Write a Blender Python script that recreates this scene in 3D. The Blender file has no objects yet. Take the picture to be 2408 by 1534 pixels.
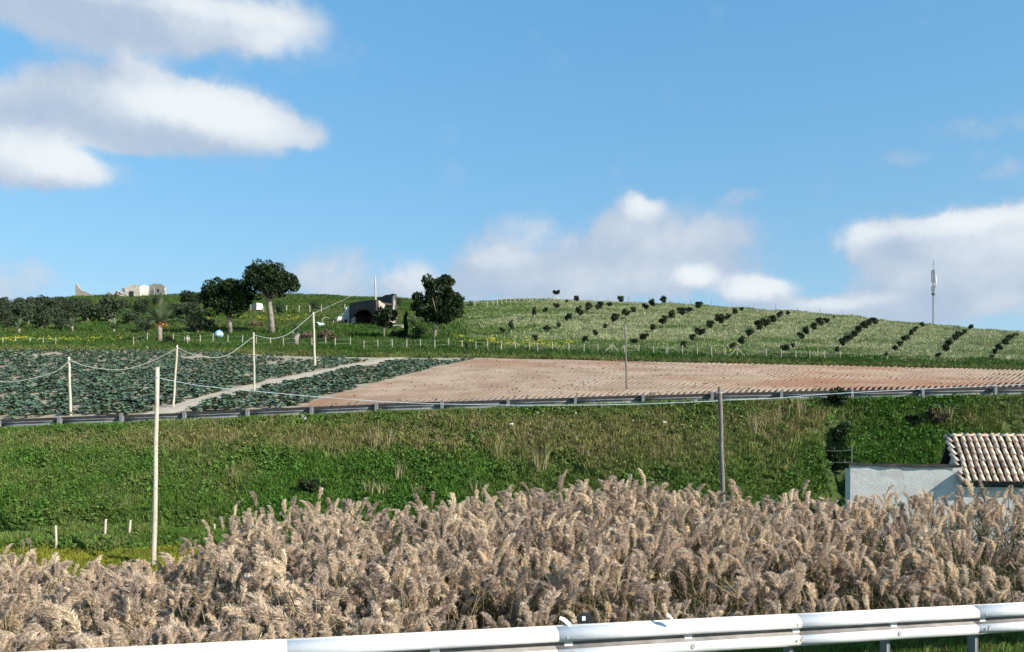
import bpy, bmesh, math, random
import numpy as np
from mathutils import Vector, Matrix, Euler

# ------------------------------------------------------------------ camera, sky, sun, exposure
SC = bpy.context.scene
COL = SC.collection
CZ = 3.05            # camera height above the near road (coach window)
F, CX, CY = 1819.0, 1204.0, 1000.0     # focal length, principal column and horizon row for a 2408 px wide picture
SUN_EL = math.radians(27.0)
SUN_AZ = math.radians(90.0 + 32.0)     # clockwise from +Y

cam_d = bpy.data.cameras.new('camera')
cam = bpy.data.objects.new('camera', cam_d)
COL.objects.link(cam)
cam.location = (0, 0, CZ)
cam.rotation_euler = (math.radians(90), 0, 0)
cam_d.sensor_width = 36.0
cam_d.lens = 36.0 * F / 2408.0
cam_d.shift_y = (CY - 767.0) / 2408.0
cam_d.clip_start = 0.1
cam_d.clip_end = 6000
SC.camera = cam

SC.view_settings.view_transform = 'Standard'
SC.view_settings.look = 'None'
SC.view_settings.gamma = 1.0
SC.view_settings.exposure = 0.5
SC.cycles.use_adaptive_sampling = True
SC.cycles.adaptive_threshold = 0.03
SC.cycles.max_bounces = 6
SC.cycles.diffuse_bounces = 2
SC.cycles.transparent_max_bounces = 6
SC.cycles.caustics_reflective = False
SC.cycles.caustics_refractive = False
try:
    SC.cycles.use_denoising = True
    SC.cycles.denoiser = 'OPENIMAGEDENOISE'
except Exception:
    pass

W = bpy.data.worlds.new('World')
SC.world = W
W.use_nodes = True


def build_world():
    nt = W.node_tree
    N, L = nt.nodes, nt.links
    N.clear()
    out = N.new('ShaderNodeOutputWorld')
    bg = N.new('ShaderNodeBackground')
    L.new(bg.outputs[0], out.inputs[0])

    def val(op, a, b=None, c=None, clamp=False):
        n = N.new('ShaderNodeMath'); n.operation = op; n.use_clamp = clamp
        for i, v in enumerate((a, b, c)):
            if v is None:
                continue
            if isinstance(v, (int, float)):
                n.inputs[i].default_value = v
            else:
                L.new(v, n.inputs[i])
        return n.outputs[0]

    def vec(op, a, b=None, c=None):
        n = N.new('ShaderNodeVectorMath'); n.operation = op
        for i, v in enumerate((a, b, c)):
            if v is None:
                continue
            if isinstance(v, (tuple, list)):
                n.inputs[i].default_value = v
            else:
                L.new(v, n.inputs[i])
        return n.outputs[1] if op in ('LENGTH', 'DOT_PRODUCT') else n.outputs[0]

    def noise(v, scale, detail, rough=0.5):
        n = N.new('ShaderNodeTexNoise')
        n.inputs['Scale'].default_value = scale
        n.inputs['Detail'].default_value = detail
        n.inputs['Roughness'].default_value = rough
        L.new(v, n.inputs['Vector'])
        return n

    def smooth(v, a, b, lo=0.0, hi=1.0):
        n = N.new('ShaderNodeMapRange'); n.interpolation_type = 'SMOOTHSTEP'
        n.inputs['From Min'].default_value = a; n.inputs['From Max'].default_value = b
        n.inputs['To Min'].default_value = lo; n.inputs['To Max'].default_value = hi
        L.new(v, n.inputs['Value'])
        return n.outputs[0]

    def mix(f, a, b):
        n = N.new('ShaderNodeMix'); n.data_type = 'RGBA'
        L.new(f, n.inputs[0])
        for s, v in ((6, a), (7, b)):
            if isinstance(v, tuple):
                n.inputs[s].default_value = (*v, 1)
            else:
                L.new(v, n.inputs[s])
        return n.outputs[2]

    sky = N.new('ShaderNodeTexSky')
    sky.sky_type = 'NISHITA'
    sky.sun_disc = False
    sky.sun_elevation = SUN_EL
    sky.sun_rotation = SUN_AZ
    sky.altitude = 200
    sky.air_density = 1.0
    sky.dust_density = 0.0
    sky.ozone_density = 6.0
    hs = N.new('ShaderNodeHueSaturation')
    hs.inputs['Saturation'].default_value = 1.8
    hs.inputs['Value'].default_value = 2.0
    gm = N.new('ShaderNodeGamma')
    gm.inputs['Gamma'].default_value = 0.4
    L.new(sky.outputs[0], gm.inputs['Color'])
    L.new(gm.outputs[0], hs.inputs['Color'])

    tc = N.new('ShaderNodeTexCoord')
    D = tc.outputs['Generated']
    # elevation remapped: blue changes slowly low down; zenith darkened to weaken the fill light
    sep = N.new('ShaderNodeSeparateXYZ'); L.new(D, sep.inputs[0])
    zz = val('MAXIMUM', val('MULTIPLY_ADD', sep.outputs[2], 0.55, 0.03), val('MULTIPLY_ADD', sep.outputs[2], 1.9, -0.9))
    sv = N.new('ShaderNodeCombineXYZ'); L.new(sep.outputs[0], sv.inputs[0]); L.new(sep.outputs[1], sv.inputs[1]); L.new(zz, sv.inputs[2])
    L.new(vec('NORMALIZE', sv.outputs[0]), sky.inputs['Vector'])
    az = val('ARCTAN2', sep.outputs[0], sep.outputs[1])
    el = val('ARCSINE', sep.outputs[2])
    cmb = N.new('ShaderNodeCombineXYZ'); L.new(az, cmb.inputs[0]); L.new(el, cmb.inputs[1])
    big = noise(D, 7.0, 2.0, 0.5)
    fine = noise(D, 20.0, 5.0, 0.66)
    wv = vec('SUBTRACT', big.outputs['Color'], (0.5, 0.5, 0.5))
    wv = vec('MULTIPLY', wv, (0.055, 0.032, 0.0))
    wf = vec('SUBTRACT', fine.outputs['Color'], (0.5, 0.5, 0.5))
    wf = vec('MULTIPLY', wf, (0.030, 0.024, 0.0))
    P = vec('ADD', vec('ADD', cmb.outputs[0], wv), wf)

    def to_ae(px, py):
        u, v = (px - CX) / F, (CY - py) / F
        return math.atan(u), math.atan(v / math.hypot(1, u))

    def blobs(lst):
        tot = None
        for (px, py, rx, ry, amp) in lst:
            a, e = to_ae(px, py)
            sx, sy = F / rx, F / ry
            v = vec('MULTIPLY_ADD', P, (sx, sy, 0), (-a * sx, -e * sy, 0))
            d = vec('LENGTH', v)
            s = smooth(d, 1.38, 0.15, 0.0, amp)
            tot = s if tot is None else val('ADD', tot, s)
        return tot
    # cloud masses (picture position on the celestial sphere, angular size, density)
    mass = blobs([
        (60, 25, 300, 62, 0.75), (330, 50, 250, 62, 0.95), (560, 45, 170, 66, 0.9), (720, 30, 80, 60, 0.5),
        (330, 170, 140, 34, 0.5), (310, 215, 200, 40, 0.6), (560, 250, 120, 50, 0.5), (-30, 235, 110, 50, 0.6), (90, 300, 160, 40, 0.6),
        (230, 265, 200, 66, 0.9), (430, 270, 220, 74, 1.0), (620, 300, 130, 52, 0.9), (330, 335, 300, 26, 0.5),
        (50, 375, 140, 58, 1.1), (165, 405, 70, 40, 0.7), (725, 315, 40, 40, 0.3), (-40, 660, 170, 70, 0.7),
        (780, 645, 150, 75, 0.65), (965, 650, 60, 55, 0.75), (1060, 690, 300, 40, 0.6),
        (1200, 540, 120, 55, 0.5), (1165, 625, 150, 55, 0.85), (1420, 590, 150, 85, 0.65),
        (1540, 570, 170, 105, 0.75), (1525, 488, 50, 30, 0.6), (1440, 670, 350, 65, 0.85), (1730, 590, 130, 80, 0.5),
        (1790, 688, 90, 36, 1.1), (1640, 655, 36, 22, 0.5), (1930, 722, 200, 26, 0.85), (2080, 745, 240, 24, 0.7),
        (2050, 560, 110, 50, 0.85), (2220, 560, 170, 60, 1.0), (2400, 560, 160, 75, 1.1), (2290, 680, 260, 90, 0.85), (2130, 640, 110, 70, 0.5),
        (1750, 465, 65, 22, 0.42), (2310, 295, 130, 30, 0.40), (2130, 380, 80, 20, 0.34), (2400, 405, 70, 24, 0.36),
        (540, 398, 120, 18, 0.26), (250, 395, 70, 22, 0.3), (750, 160, 50, 50, 0.22)])
    mid = noise(D, 10.0, 3.0, 0.55)
    dn = val('ADD', mass, val('MULTIPLY', val('SUBTRACT', fine.outputs[0], 0.5), 0.75))
    dn = val('ADD', dn, val('MULTIPLY', val('SUBTRACT', mid.outputs[0], 0.5), 0.7))
    # the same sort of broken cloud goes on round the rest of the sky
    gen = smooth(noise(vec('MULTIPLY', D, (1, 1, 1.9)), 2.1, 3.0, 0.55).outputs[0], 0.58, 0.72)
    gen = val('MULTIPLY', gen, smooth(sep.outputs[2], 0.02, 0.12))
    away = smooth(sep.outputs[1], 0.70, 0.45)
    dens_in = smooth(dn, 0.09, 0.85, 0.0, 0.95)
    dens = val('MAXIMUM', dens_in, val('MULTIPLY', val('MULTIPLY', gen, away), 0.9))
    lit = blobs([
        (470, 235, 170, 50, 0.95), (330, 245, 150, 45, 0.75), (560, 275, 150, 55, 0.7), (640, 310, 130, 50, 0.5), (100, 365, 150, 48, 1.1), (190, 395, 70, 40, 0.6),
        (560, 55, 170, 55, 0.65), (420, 10, 260, 24, 0.6), (700, 50, 90, 70, 0.5), (640, 110, 70, 30, 0.35), (350, 150, 110, 28, 0.4), (0, 210, 80, 50, 0.4),
        (1525, 488, 60, 34, 1.1), (1640, 655, 45, 26, 1.2), (1790, 676, 110, 34, 1.3), (965, 645, 70, 60, 0.8), (770, 640, 130, 50, 0.35),
        (2220, 525, 180, 26, 0.9), (2010, 550, 70, 45, 0.7), (2390, 545, 150, 55, 0.8), (1180, 610, 110, 34, 0.55), (1240, 545, 90, 40, 0.4),
        (1560, 570, 160, 60, 0.4), (1440, 660, 260, 40, 0.35), (1980, 712, 120, 18, 0.7), (2300, 640, 200, 45, 0.4), (2380, 730, 120, 40, 0.3), (-40, 640, 150, 50, 0.4)])
    lit = val('ADD', lit, val('MULTIPLY', val('SUBTRACT', fine.outputs[0], 0.46), 1.0))
    lit = val('ADD', smooth(lit, -0.35, 1.55), val('MULTIPLY', away, 0.15), clamp=True)
    ccol = mix(lit, (2.05, 2.58, 3.35), (4.25, 4.45, 4.55))
    c = mix(dens, hs.outputs[0], ccol)
    L.new(c, bg.inputs['Color'])
    bg.inputs['Strength'].default_value = 0.148


build_world()
W.cycles.sampling_method = 'MANUAL'
W.cycles.sample_map_resolution = 256

sd = bpy.data.lights.new('sun', 'SUN')
sun = bpy.data.objects.new('sun', sd)
COL.objects.link(sun)
sd.energy = 5.0
sd.angle = math.radians(0.53)
sd.color = (1.0, 0.945, 0.86)
_sv = Vector((math.sin(SUN_AZ) * math.cos(SUN_EL), math.cos(SUN_AZ) * math.cos(SUN_EL), math.sin(SUN_EL)))
sun.rotation_euler = _sv.to_track_quat('Z', 'Y').to_euler()
sun.location = _sv * 50

# ------------------------------------------------------------------ helpers
RNG = np.random.default_rng(7)
random.seed(7)


def tag(o, label=None, cat=None, group=None, kind=None):
    if label:
        o['label'] = label
    if cat:
        o['category'] = cat
    if group:
        o['group'] = group
    if kind:
        o['kind'] = kind
    return o


def link(name, data, parent=None, loc=None, rot=None, scale=None):
    o = bpy.data.objects.new(name, data)
    COL.objects.link(o)
    if parent is not None:
        o.parent = parent
    if loc is not None:
        o.location = loc
    if rot is not None:
        o.rotation_euler = rot
    if scale is not None:
        o.scale = scale if hasattr(scale, '__len__') else (scale,) * 3
    return o


def empty(name, loc=(0, 0, 0), rz=0.0, scale=1.0):
    o = link(name, None, None, loc, (0, 0, rz), scale)
    o.empty_display_size = 0.2
    return o


def mesh_from(name, verts, faces, mats=None, smooth=False, fmat=None):
    me = bpy.data.meshes.new(name)
    me.from_pydata([tuple(map(float, v)) for v in verts], [], [tuple(int(i) for i in f) for f in faces])
    if mats is not None:
        for m in (mats if isinstance(mats, (list, tuple)) else [mats]):
            me.materials.append(m)
    if fmat is not None:
        me.polygons.foreach_set('material_index', np.asarray(fmat, dtype=np.int32))
    if smooth:
        me.polygons.foreach_set('use_smooth', [True] * len(me.polygons))
    me.update()
    return me


def quads_mesh(name, co, nper, mat, idx=None):
    """co: (n, nper, 3) array of separate faces with nper corners."""
    co = np.asarray(co, dtype=np.float32)
    n = co.shape[0]
    me = bpy.data.meshes.new(name)
    me.vertices.add(n * nper)
    me.vertices.foreach_set('co', co.reshape(-1))
    me.loops.add(n * nper)
    me.loops.foreach_set('vertex_index', np.arange(n * nper, dtype=np.int32))
    me.polygons.add(n)
    me.polygons.foreach_set('loop_start', np.arange(0, n * nper, nper, dtype=np.int32))
    me.polygons.foreach_set('loop_total', np.full(n, nper, dtype=np.int32))
    for m in (mat if isinstance(mat, (list, tuple)) else [mat]):
        me.materials.append(m)
    if idx is not None:
        me.polygons.foreach_set('material_index', np.asarray(idx, dtype=np.int32))
    me.update(calc_edges=True)
    return me


class MB:
    """collects boxes, tubes and sheets for ONE mesh object"""
    def __init__(self):
        self.v, self.f = [], []

    def add(self, vs, fs):
        b = len(self.v)
        self.v += [tuple(v) for v in vs]
        self.f += [tuple(i + b for i in f) for f in fs]
        return self

    def box(self, c, s, rz=0.0, M=None):
        x, y, z = s[0] / 2, s[1] / 2, s[2] / 2
        vs = [Vector(p) for p in ((-x, -y, -z), (x, -y, -z), (x, y, -z), (-x, y, -z), (-x, -y, z), (x, -y, z), (x, y, z), (-x, y, z))]
        R = M if M is not None else Matrix.Rotation(rz, 3, 'Z')
        vs = [R @ v + Vector(c) for v in vs]
        return self.add(vs, [(0, 3, 2, 1), (4, 5, 6, 7), (0, 1, 5, 4), (1, 2, 6, 5), (2, 3, 7, 6), (3, 0, 4, 7)])

    def tube(self, pts, radii, n=8, cap=True):
        pts = [Vector(p) for p in pts]
        if not hasattr(radii, '__len__'):
            radii = [radii] * len(pts)
        rings = []
        for i, p in enumerate(pts):
            d = (pts[min(i + 1, len(pts) - 1)] - pts[max(i - 1, 0)]).normalized()
            a = Vector((1, 0, 0)) if abs(d.x) < 0.8 else Vector((0, 1, 0))
            u = d.cross(a).normalized()
            w = d.cross(u)
            rings.append([p + (u * math.cos(t) + w * math.sin(t)) * radii[i] for t in [2 * math.pi * k / n for k in range(n)]])
        vs = [v for r in rings for v in r]
        fs = []
        for i in range(len(pts) - 1):
            for k in range(n):
                a, b = i * n + k, i * n + (k + 1) % n
                fs.append((a, b, b + n, a + n))
        if cap:
            fs.append(tuple(range(n - 1, -1, -1)))
            fs.append(tuple(range((len(pts) - 1) * n, len(pts) * n)))
        return self.add(vs, fs)

    def build(self, name, mat, parent=None, smooth=False, loc=None, rot=None):
        me = mesh_from(name, self.v, self.f, mat, smooth)
        return link(name, me, parent, loc, rot)

    def mesh(self, name, mat, smooth=False):
        return mesh_from(name, self.v, self.f, mat, smooth)


def material(name, c1, c2=None, scale=4.0, rough=0.85, bump=0.0, bscale=None, island=0.0, inst=0.0, trans=0.0,
             detail=6.0, spec=0.25, metallic=0.0, c3=None, tint=None, hue=0.0, lo=0.35, hi=0.65, coord='Object'):
    """procedural material: noise mix c1/c2 (+ c3 stains), per-island and per-object variation, bump, leaf translucency"""
    m = bpy.data.materials.new(name)
    m.use_nodes = True
    nt = m.node_tree
    N, L = nt.nodes, nt.links
    N.clear()
    out = N.new('ShaderNodeOutputMaterial')
    bs = N.new('ShaderNodeBsdfPrincipled')
    bs.inputs['Roughness'].default_value = rough
    bs.inputs['Metallic'].default_value = metallic
    bs.inputs['Specular IOR Level'].default_value = spec
    tc = N.new('ShaderNodeTexCoord')
    co = tc.outputs[coord]

    def noise(sc, det=detail):
        n = N.new('ShaderNodeTexNoise')
        n.inputs['Scale'].default_value = sc
        n.inputs['Detail'].default_value = det
        n.inputs['Roughness'].default_value = 0.6
        L.new(co, n.inputs['Vector'])
        return n.outputs[0]

    def rng(v, a, b, lo_=0.0, hi_=1.0):
        n = N.new('ShaderNodeMapRange')
        n.inputs['From Min'].default_value = a; n.inputs['From Max'].default_value = b
        n.inputs['To Min'].default_value = lo_; n.inputs['To Max'].default_value = hi_
        L.new(v, n.inputs['Value'])
        return n.outputs[0]

    def mix(f, a, b):
        n = N.new('ShaderNodeMix'); n.data_type = 'RGBA'
        L.new(f, n.inputs[0])
        for s, v in ((6, a), (7, b)):
            if isinstance(v, tuple):
                n.inputs[s].default_value = (*v, 1)
            else:
                L.new(v, n.inputs[s])
        return n.outputs[2]
    col = None
    if c2 is not None:
        col = mix(rng(noise(scale), lo, hi), c1, c2)
    else:
        r = N.new('ShaderNodeRGB'); r.outputs[0].default_value = (*c1, 1); col = r.outputs[0]
    if tint is not None:      # per-instance colour written by the scatter
        at = N.new('ShaderNodeAttribute'); at.attribute_type = 'INSTANCER'; at.attribute_name = 'tint'
        col = mix(at.outputs['Fac'], col, tint)
    if c3 is not None:
        col = mix(rng(noise(scale * 0.23, 4), 0.52, 0.66), col, c3)
    if island or inst:
        hsv = N.new('ShaderNodeHueSaturation')
        L.new(col, hsv.inputs['Color'])
        v = None
        if island:
            g = N.new('ShaderNodeNewGeometry')
            v = rng(g.outputs['Random Per Island'], 0, 1, 1 - island, 1 + island)
        if inst:
            oi = N.new('ShaderNodeObjectInfo')
            w = rng(oi.outputs['Random'], 0, 1, 1 - inst, 1 + inst)
            if v is None:
                v = w
            else:
                mm = N.new('ShaderNodeMath'); mm.operation = 'MULTIPLY'
                L.new(v, mm.inputs[0]); L.new(w, mm.inputs[1]); v = mm.outputs[0]
            if hue:
                L.new(rng(oi.outputs['Random'], 0, 1, 0.5 - hue, 0.5 + hue), hsv.inputs['Hue'])
        L.new(v, hsv.inputs['Value'])
        col = hsv.outputs[0]
    L.new(col, bs.inputs['Base Color'])
    if bump:
        b = N.new('ShaderNodeBump')
        b.inputs['Strength'].default_value = bump
        b.inputs['Distance'].default_value = 0.05
        L.new(noise(bscale or scale * 3), b.inputs['Height'])
        L.new(b.outputs[0], bs.inputs['Normal'])
    if trans:
        tr = N.new('ShaderNodeBsdfTranslucent')
        L.new(col, tr.inputs['Color'])
        ms = N.new('ShaderNodeMixShader'); ms.inputs[0].default_value = trans
        L.new(bs.outputs[0], ms.inputs[1]); L.new(tr.outputs[0], ms.inputs[2])
        L.new(ms.outputs[0], out.inputs[0])
    else:
        L.new(bs.outputs[0], out.inputs[0])
    return m


def vnoise(x, y, scale, seed=0, octaves=3):
    """smooth value noise in numpy, 0..1"""
    x = np.asarray(x, float); y = np.asarray(y, float)
    tot = np.zeros(np.broadcast(x, y).shape); amp = 1.0; norm = 0.0
    for o in range(octaves):
        xs, ys = x / scale + 37.7 * o, y / scale - 19.3 * o
        xi, yi = np.floor(xs), np.floor(ys)
        fx, fy = xs - xi, ys - yi
        fx, fy = fx * fx * (3 - 2 * fx), fy * fy * (3 - 2 * fy)

        def h(a, b):
            v = np.sin(a * 127.1 + b * 311.7 + seed * 74.7 + o * 13.1) * 43758.5453
            return v - np.floor(v)
        n = (h(xi, yi) * (1 - fx) + h(xi + 1, yi) * fx) * (1 - fy) + (h(xi, yi + 1) * (1 - fx) + h(xi + 1, yi + 1) * fx) * fy
        tot += n * amp; norm += amp
        amp *= 0.5; scale = scale * 0.5
    return tot / norm


def sstep(x, a, b):
    t = np.clip((np.asarray(x, float) - a) / (b - a), 0, 1)
    return t * t * (3 - 2 * t)


# ------------------------------------------------------------------ the lie of the land
RAIL_A, RAIL_B = 8.3, 0.329              # near guardrail: Y = A + B X
FR_A, FR_B = 34.8, -0.067                # far guardrail


def near_top(X):
    return CZ - 2.175 - 0.0365 * X       # top edge of the near guardrail


def K(px, xs, ys):
    return np.interp(px, xs, ys)


FR_TOP = ([-900, 0, 437, 883, 1345, 1660, 1987, 2408, 3300], [1010, 987, 970, 950, 935, 925, 918, 909, 895])


def lines(px):
    """control lines of the terrain for the bearing px: list of (Y, z relative to the camera)"""
    t = (px - CX) / F
    Yr = FR_A / (1 - FR_B * t)
    rt = K(px, *FR_TOP)
    zr = (CY - rt) / F * Yr - 0.52
    out = []
    out.append((np.full_like(px, 21.0), np.full_like(px, -4.8)))
    y1 = K(px, [-900, 0, 600, 1200, 1700, 2000, 2408, 3300], [31, 29, 28.5, 28, 27.6, 29.2, 29.4, 30])
    z1 = K(px, [-900, 0, 600, 1200, 1700, 2000, 2408, 3300], [-4.3, -4.02, -4.0, -3.7, -3.2, -3.6, -3.6, -3.6])
    step = K(px, [0, 550, 1000, 3300], [0.58, 0.58, 0.25, 0.2])
    out.append((y1, z1))
    out.append((y1 + 0.45, z1 + step))
    out.append((Yr - 0.5, zr))
    out.append((Yr + 5.2, zr + 0.03))
    yf = Yr + 6.6
    out.append((yf, (CY - (rt + 5)) / F * yf))
    yb = K(px, [-900, 0, 1204, 2408, 3300], [84, 80, 78, 75, 74])
    pb = K(px, [-900, 0, 330, 480, 700, 950, 1140, 1300, 1600, 2000, 2408, 3300],
           [830, 824, 824, 828, 838, 842, 842, 845, 853, 862, 872, 890])
    out.append((yb, (CY - pb) / F * yb))
    yfen = yb + 5.0
    pf = K(px, [-900, 0, 300, 430, 640, 740, 1000, 1300, 1600, 2000, 2408, 3300],
           [815, 811, 813, 813, 819, 822, 824, 829, 836, 845, 856, 875])
    out.append((yfen, (CY - pf) / F * yfen))
    Yg = K(px, [-900, 0, 180, 390, 480, 700, 950, 1060, 1300, 1650, 2000, 2408, 3300],
           [170, 175, 190, 190, 225, 230, 225, 190, 190, 182, 176, 166, 150])
    pg = K(px, [-900, 0, 100, 180, 300, 390, 480, 700, 800, 950, 1060, 1180, 1300, 1450, 1650, 1750, 2000, 2200, 2408, 3300],
           [760, 726, 714, 698, 697, 696, 690, 694, 698, 704, 713, 709, 707, 711, 722, 727, 746, 768, 784, 840])
    zg = (CY - pg) / F * Yg
    zfen = (CY - pf) / F * yfen
    # terrace below the farm
    ym = K(px, [-900, 700, 850, 980, 1060, 3300], [108, 108, 124, 124, 124, 124])
    pm = K(px, [-900, 0, 540, 640, 800, 900, 980, 1060], [795, 788, 784, 783, 768, 765, 775, 776])
    zm_l = (CY - pm) / F * ym
    zm_r = zfen + (zg - zfen) * (ym - yfen) / (Yg - yfen) + 0.5
    w = sstep(px, 960, 1080)
    out.append((ym, zm_l * (1 - w) + zm_r * w))
    out.append((Yg, zg))
    out.append((Yg + 12, zg - 0.6))
    out.append((Yg + 80, zg - 12))
    out.append((Yg * 0 + 700, zg - 40))
    out.append((Yg * 0 + 4000, zg - 60))
    return out


def rel_height(X, Y):
    X = np.asarray(X, float); Y = np.asarray(Y, float)
    X, Y = np.broadcast_arrays(X, Y)
    Ys = np.maximum(Y, 12.0)
    px = np.clip(CX + F * X / Ys, -900, 3300)
    ls = lines(px)
    z = np.full(X.shape, -4.8)
    for (ya, za), (yb, zb) in zip(ls[:-1], ls[1:]):
        t = np.clip((Ys - ya) / np.maximum(yb - ya, 1e-3), 0, 1)
        z = np.where(Ys >= ya, za + (zb - za) * t, z)
    # near side: road shoulder, then the bank down into the reed bed
    s = Y - (RAIL_A + RAIL_B * X)
    zn = near_top(X) - CZ - 0.76
    down = sstep(s, 0.9, 4.6)
    znear = zn * (1 - down) + (-4.8) * down
    wn = 1 - sstep(s, 4.6, 8.0)
    z = np.where(Y < 21, znear * wn + z * (1 - wn), z)
    # ditch running down the bank at the right
    pxx = CX + F * X / Ys
    return z


def ditch_mask(X, Y):
    """gully cut into the bank left of the shed"""
    tt = (Y - 27.3) / (33.0 - 27.3)
    cx_ = 11.05 + (14.0 - 11.05) * tt + 0.25 * np.sin(Y * 2.1)
    d = np.abs(X - cx_)
    return (1 - sstep(d, 0.15, 0.75)) * sstep(Y, 26.8, 27.6) * (1 - sstep(Y, 32.2, 33.2))


def height(X, Y, rough=True):
    z = rel_height(X, Y) + CZ
    z = z - 1.1 * ditch_mask(X, Y)
    if rough:
        X = np.asarray(X, float); Y = np.asarray(Y, float)
        Yd = np.maximum(Y, 12)
        amp = np.where(Y < 21, 0.05, np.where(Y < 33, 0.42, np.where(Y < 80, 0.04, np.where(Y < 95, 0.25, 0.55))))
        rail_near = 1 - np.exp(-((Y - (FR_A + FR_B * X)) / 1.3) ** 2)
        z = z + (vnoise(X, Y, 3.2, 3) - 0.5) * amp * rail_near * 1.2 + (vnoise(X, Y, 0.9, 5, 2) - 0.5) * np.minimum(amp, 0.34) * rail_near
    hs_ = sstep(Y, 92, 110) * sstep(X, -18, 2)
    if rough:
        z = z + hs_ * (vnoise(X * 0.28, Y, 2.6, 44) - 0.5) * 1.1
    return z


def P(px, py, Y):
    return Vector(((px - CX) / F * Y, Y, CZ + (CY - py) / F * Y))


def hgt(x, y):
    return float(height(np.array([x]), np.array([y]))[0])


def ground_at(px, py, y0=22.0, y1=235.0):
    """where the line of sight through (px, py) first meets the terrain between the distances y0 and y1"""
    Ys = np.concatenate([np.arange(y0, min(y1, 60), 0.2), np.arange(max(y0, 60), y1, 0.5)])
    Xs = (px - CX) / F * Ys
    zz = height(Xs, Ys)
    ray = CZ + (CY - py) / F * Ys
    hit = np.nonzero(zz >= ray)[0]
    i = hit[0] if len(hit) else len(Ys) - 1
    return float(Xs[i]), float(Ys[i]), float(zz[i])


# ------------------------------------------------------------------ materials
M = {}
M['grass_soil'] = material('grass soil', (0.040, 0.075, 0.014), (0.085, 0.105, 0.030), 0.9, 0.95, 0.5, 6.0, coord='Object')
M['bank_blade'] = material('bank grass', (0.058, 0.145, 0.016), (0.140, 0.215, 0.034), 0.5, 0.7, island=0.35, inst=0.3, trans=0.25, tint=(0.27, 0.225, 0.09), hue=0.012)
M['weed'] = material('bank weed leaves', (0.040, 0.125, 0.016), (0.125, 0.225, 0.038), 0.8, 0.6, island=0.35, inst=0.3, trans=0.22, tint=(0.20, 0.19, 0.055), hue=0.012)
M['slope_blade'] = material('slope grass', (0.034, 0.088, 0.012), (0.078, 0.135, 0.024), 0.3, 0.75, island=0.35, inst=0.3, trans=0.22, tint=(0.19, 0.18, 0.06))
M['dry_blade'] = material('dry grass', (0.30, 0.24, 0.115), (0.42, 0.35, 0.20), 0.6, 0.8, island=0.3, inst=0.25, trans=0.2)
M['hill_soil'] = material('hillside soil', (0.14, 0.17, 0.07), (0.25, 0.245, 0.13), 0.10, 0.95, 0.4, 3.0, c3=(0.10, 0.15, 0.04))
M['hill_blade'] = material('hillside grass', (0.10, 0.165, 0.04), (0.15, 0.21, 0.055), 0.2, 0.8, island=0.3, inst=0.3, trans=0.25, tint=(0.37, 0.37, 0.20))
M['yellow'] = material('yellow flowers', (0.50, 0.46, 0.03), (0.60, 0.55, 0.06), 2.0, 0.7, island=0.2, inst=0.2, trans=0.2)
M['soil'] = material('ploughed soil', (0.215, 0.145, 0.097), (0.31, 0.235, 0.170), 0.30, 0.95, 0.6, 9.0, c3=(0.215, 0.115, 0.070))
M['cropsoil'] = material('crop soil', (0.30, 0.245, 0.165), (0.42, 0.35, 0.25), 0.6, 0.95, 0.6, 8.0)
M['track'] = material('dirt track', (0.42, 0.35, 0.25), (0.52, 0.44, 0.33), 0.8, 0.95, 0.4, 6.0)
M['asphalt'] = material('asphalt', (0.05, 0.05, 0.052), (0.07, 0.07, 0.07), 6.0, 0.9, 0.2, 60.0)
M['cabbage'] = material('brassica leaves', (0.068, 0.115, 0.056), (0.18, 0.24, 0.140), 1.2, 0.45, island=0.35, inst=0.3, trans=0.12, spec=0.6)
M['plume'] = material('reed plume', (0.63, 0.485, 0.35), (0.78, 0.63, 0.48), 3.0, 0.9, island=0.25, inst=0.34, trans=0.45, hue=0.012)
M['reed_stem'] = material('reed stalk', (0.24, 0.18, 0.09), (0.36, 0.28, 0.155), 2.0, 0.7, island=0.2, inst=0.3)
M['reed_leaf'] = material('reed leaf', (0.10, 0.082, 0.034), (0.24, 0.185, 0.095), 1.3, 0.7, island=0.35, inst=0.35, trans=0.25, tint=(0.085, 0.095, 0.03))
M['steel'] = material('galvanised steel', (0.64, 0.64, 0.635), (0.74, 0.74, 0.73), 2.0, 0.5, 0.08, 12.0, spec=0.5, c3=(0.56, 0.55, 0.52))
M['old_and_shaded_steel'] = material('weathered and shaded steel', (0.19, 0.19, 0.19), (0.28, 0.28, 0.275), 2.0, 0.55, 0.05, 20.0, spec=0.5, c3=(0.28, 0.26, 0.24))
M['trough_shade'] = material('trough shade on steel', (0.23, 0.205, 0.185), (0.34, 0.31, 0.28), 5.0, 0.8)
M['rail_dark'] = material('dark rail strip', (0.030, 0.028, 0.028), (0.06, 0.055, 0.052), 3.0, 0.8)
M['bolt'] = material('bolt steel', (0.34, 0.33, 0.31), (0.45, 0.43, 0.40), 8.0, 0.5, spec=0.5)
M['pole'] = material('pale pole wood', (0.44, 0.39, 0.29), (0.56, 0.50, 0.39), 6.0, 0.85, 0.3, 20.0)
M['pole_dark'] = material('grey pole wood', (0.17, 0.145, 0.125), (0.25, 0.215, 0.185), 6.0, 0.85, 0.3, 20.0)
M['post'] = material('fence post wood', (0.36, 0.33, 0.245), (0.46, 0.42, 0.32), 5.0, 0.85, 0.2, 20.0, inst=0.15)
M['wire'] = material('wire', (0.50, 0.52, 0.50), None, rough=0.6)
M['rope'] = material('pale cable', (0.33, 0.345, 0.30), (0.42, 0.43, 0.38), 5.0, 0.7)
M['blue_cable'] = material('thin cable', (0.42, 0.52, 0.56), (0.52, 0.62, 0.64), 5.0, 0.7)
M['pine_leaf'] = material('pine needles', (0.012, 0.027, 0.008), (0.031, 0.053, 0.013), 0.5, 0.7, island=0.45, trans=0.12)
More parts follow.
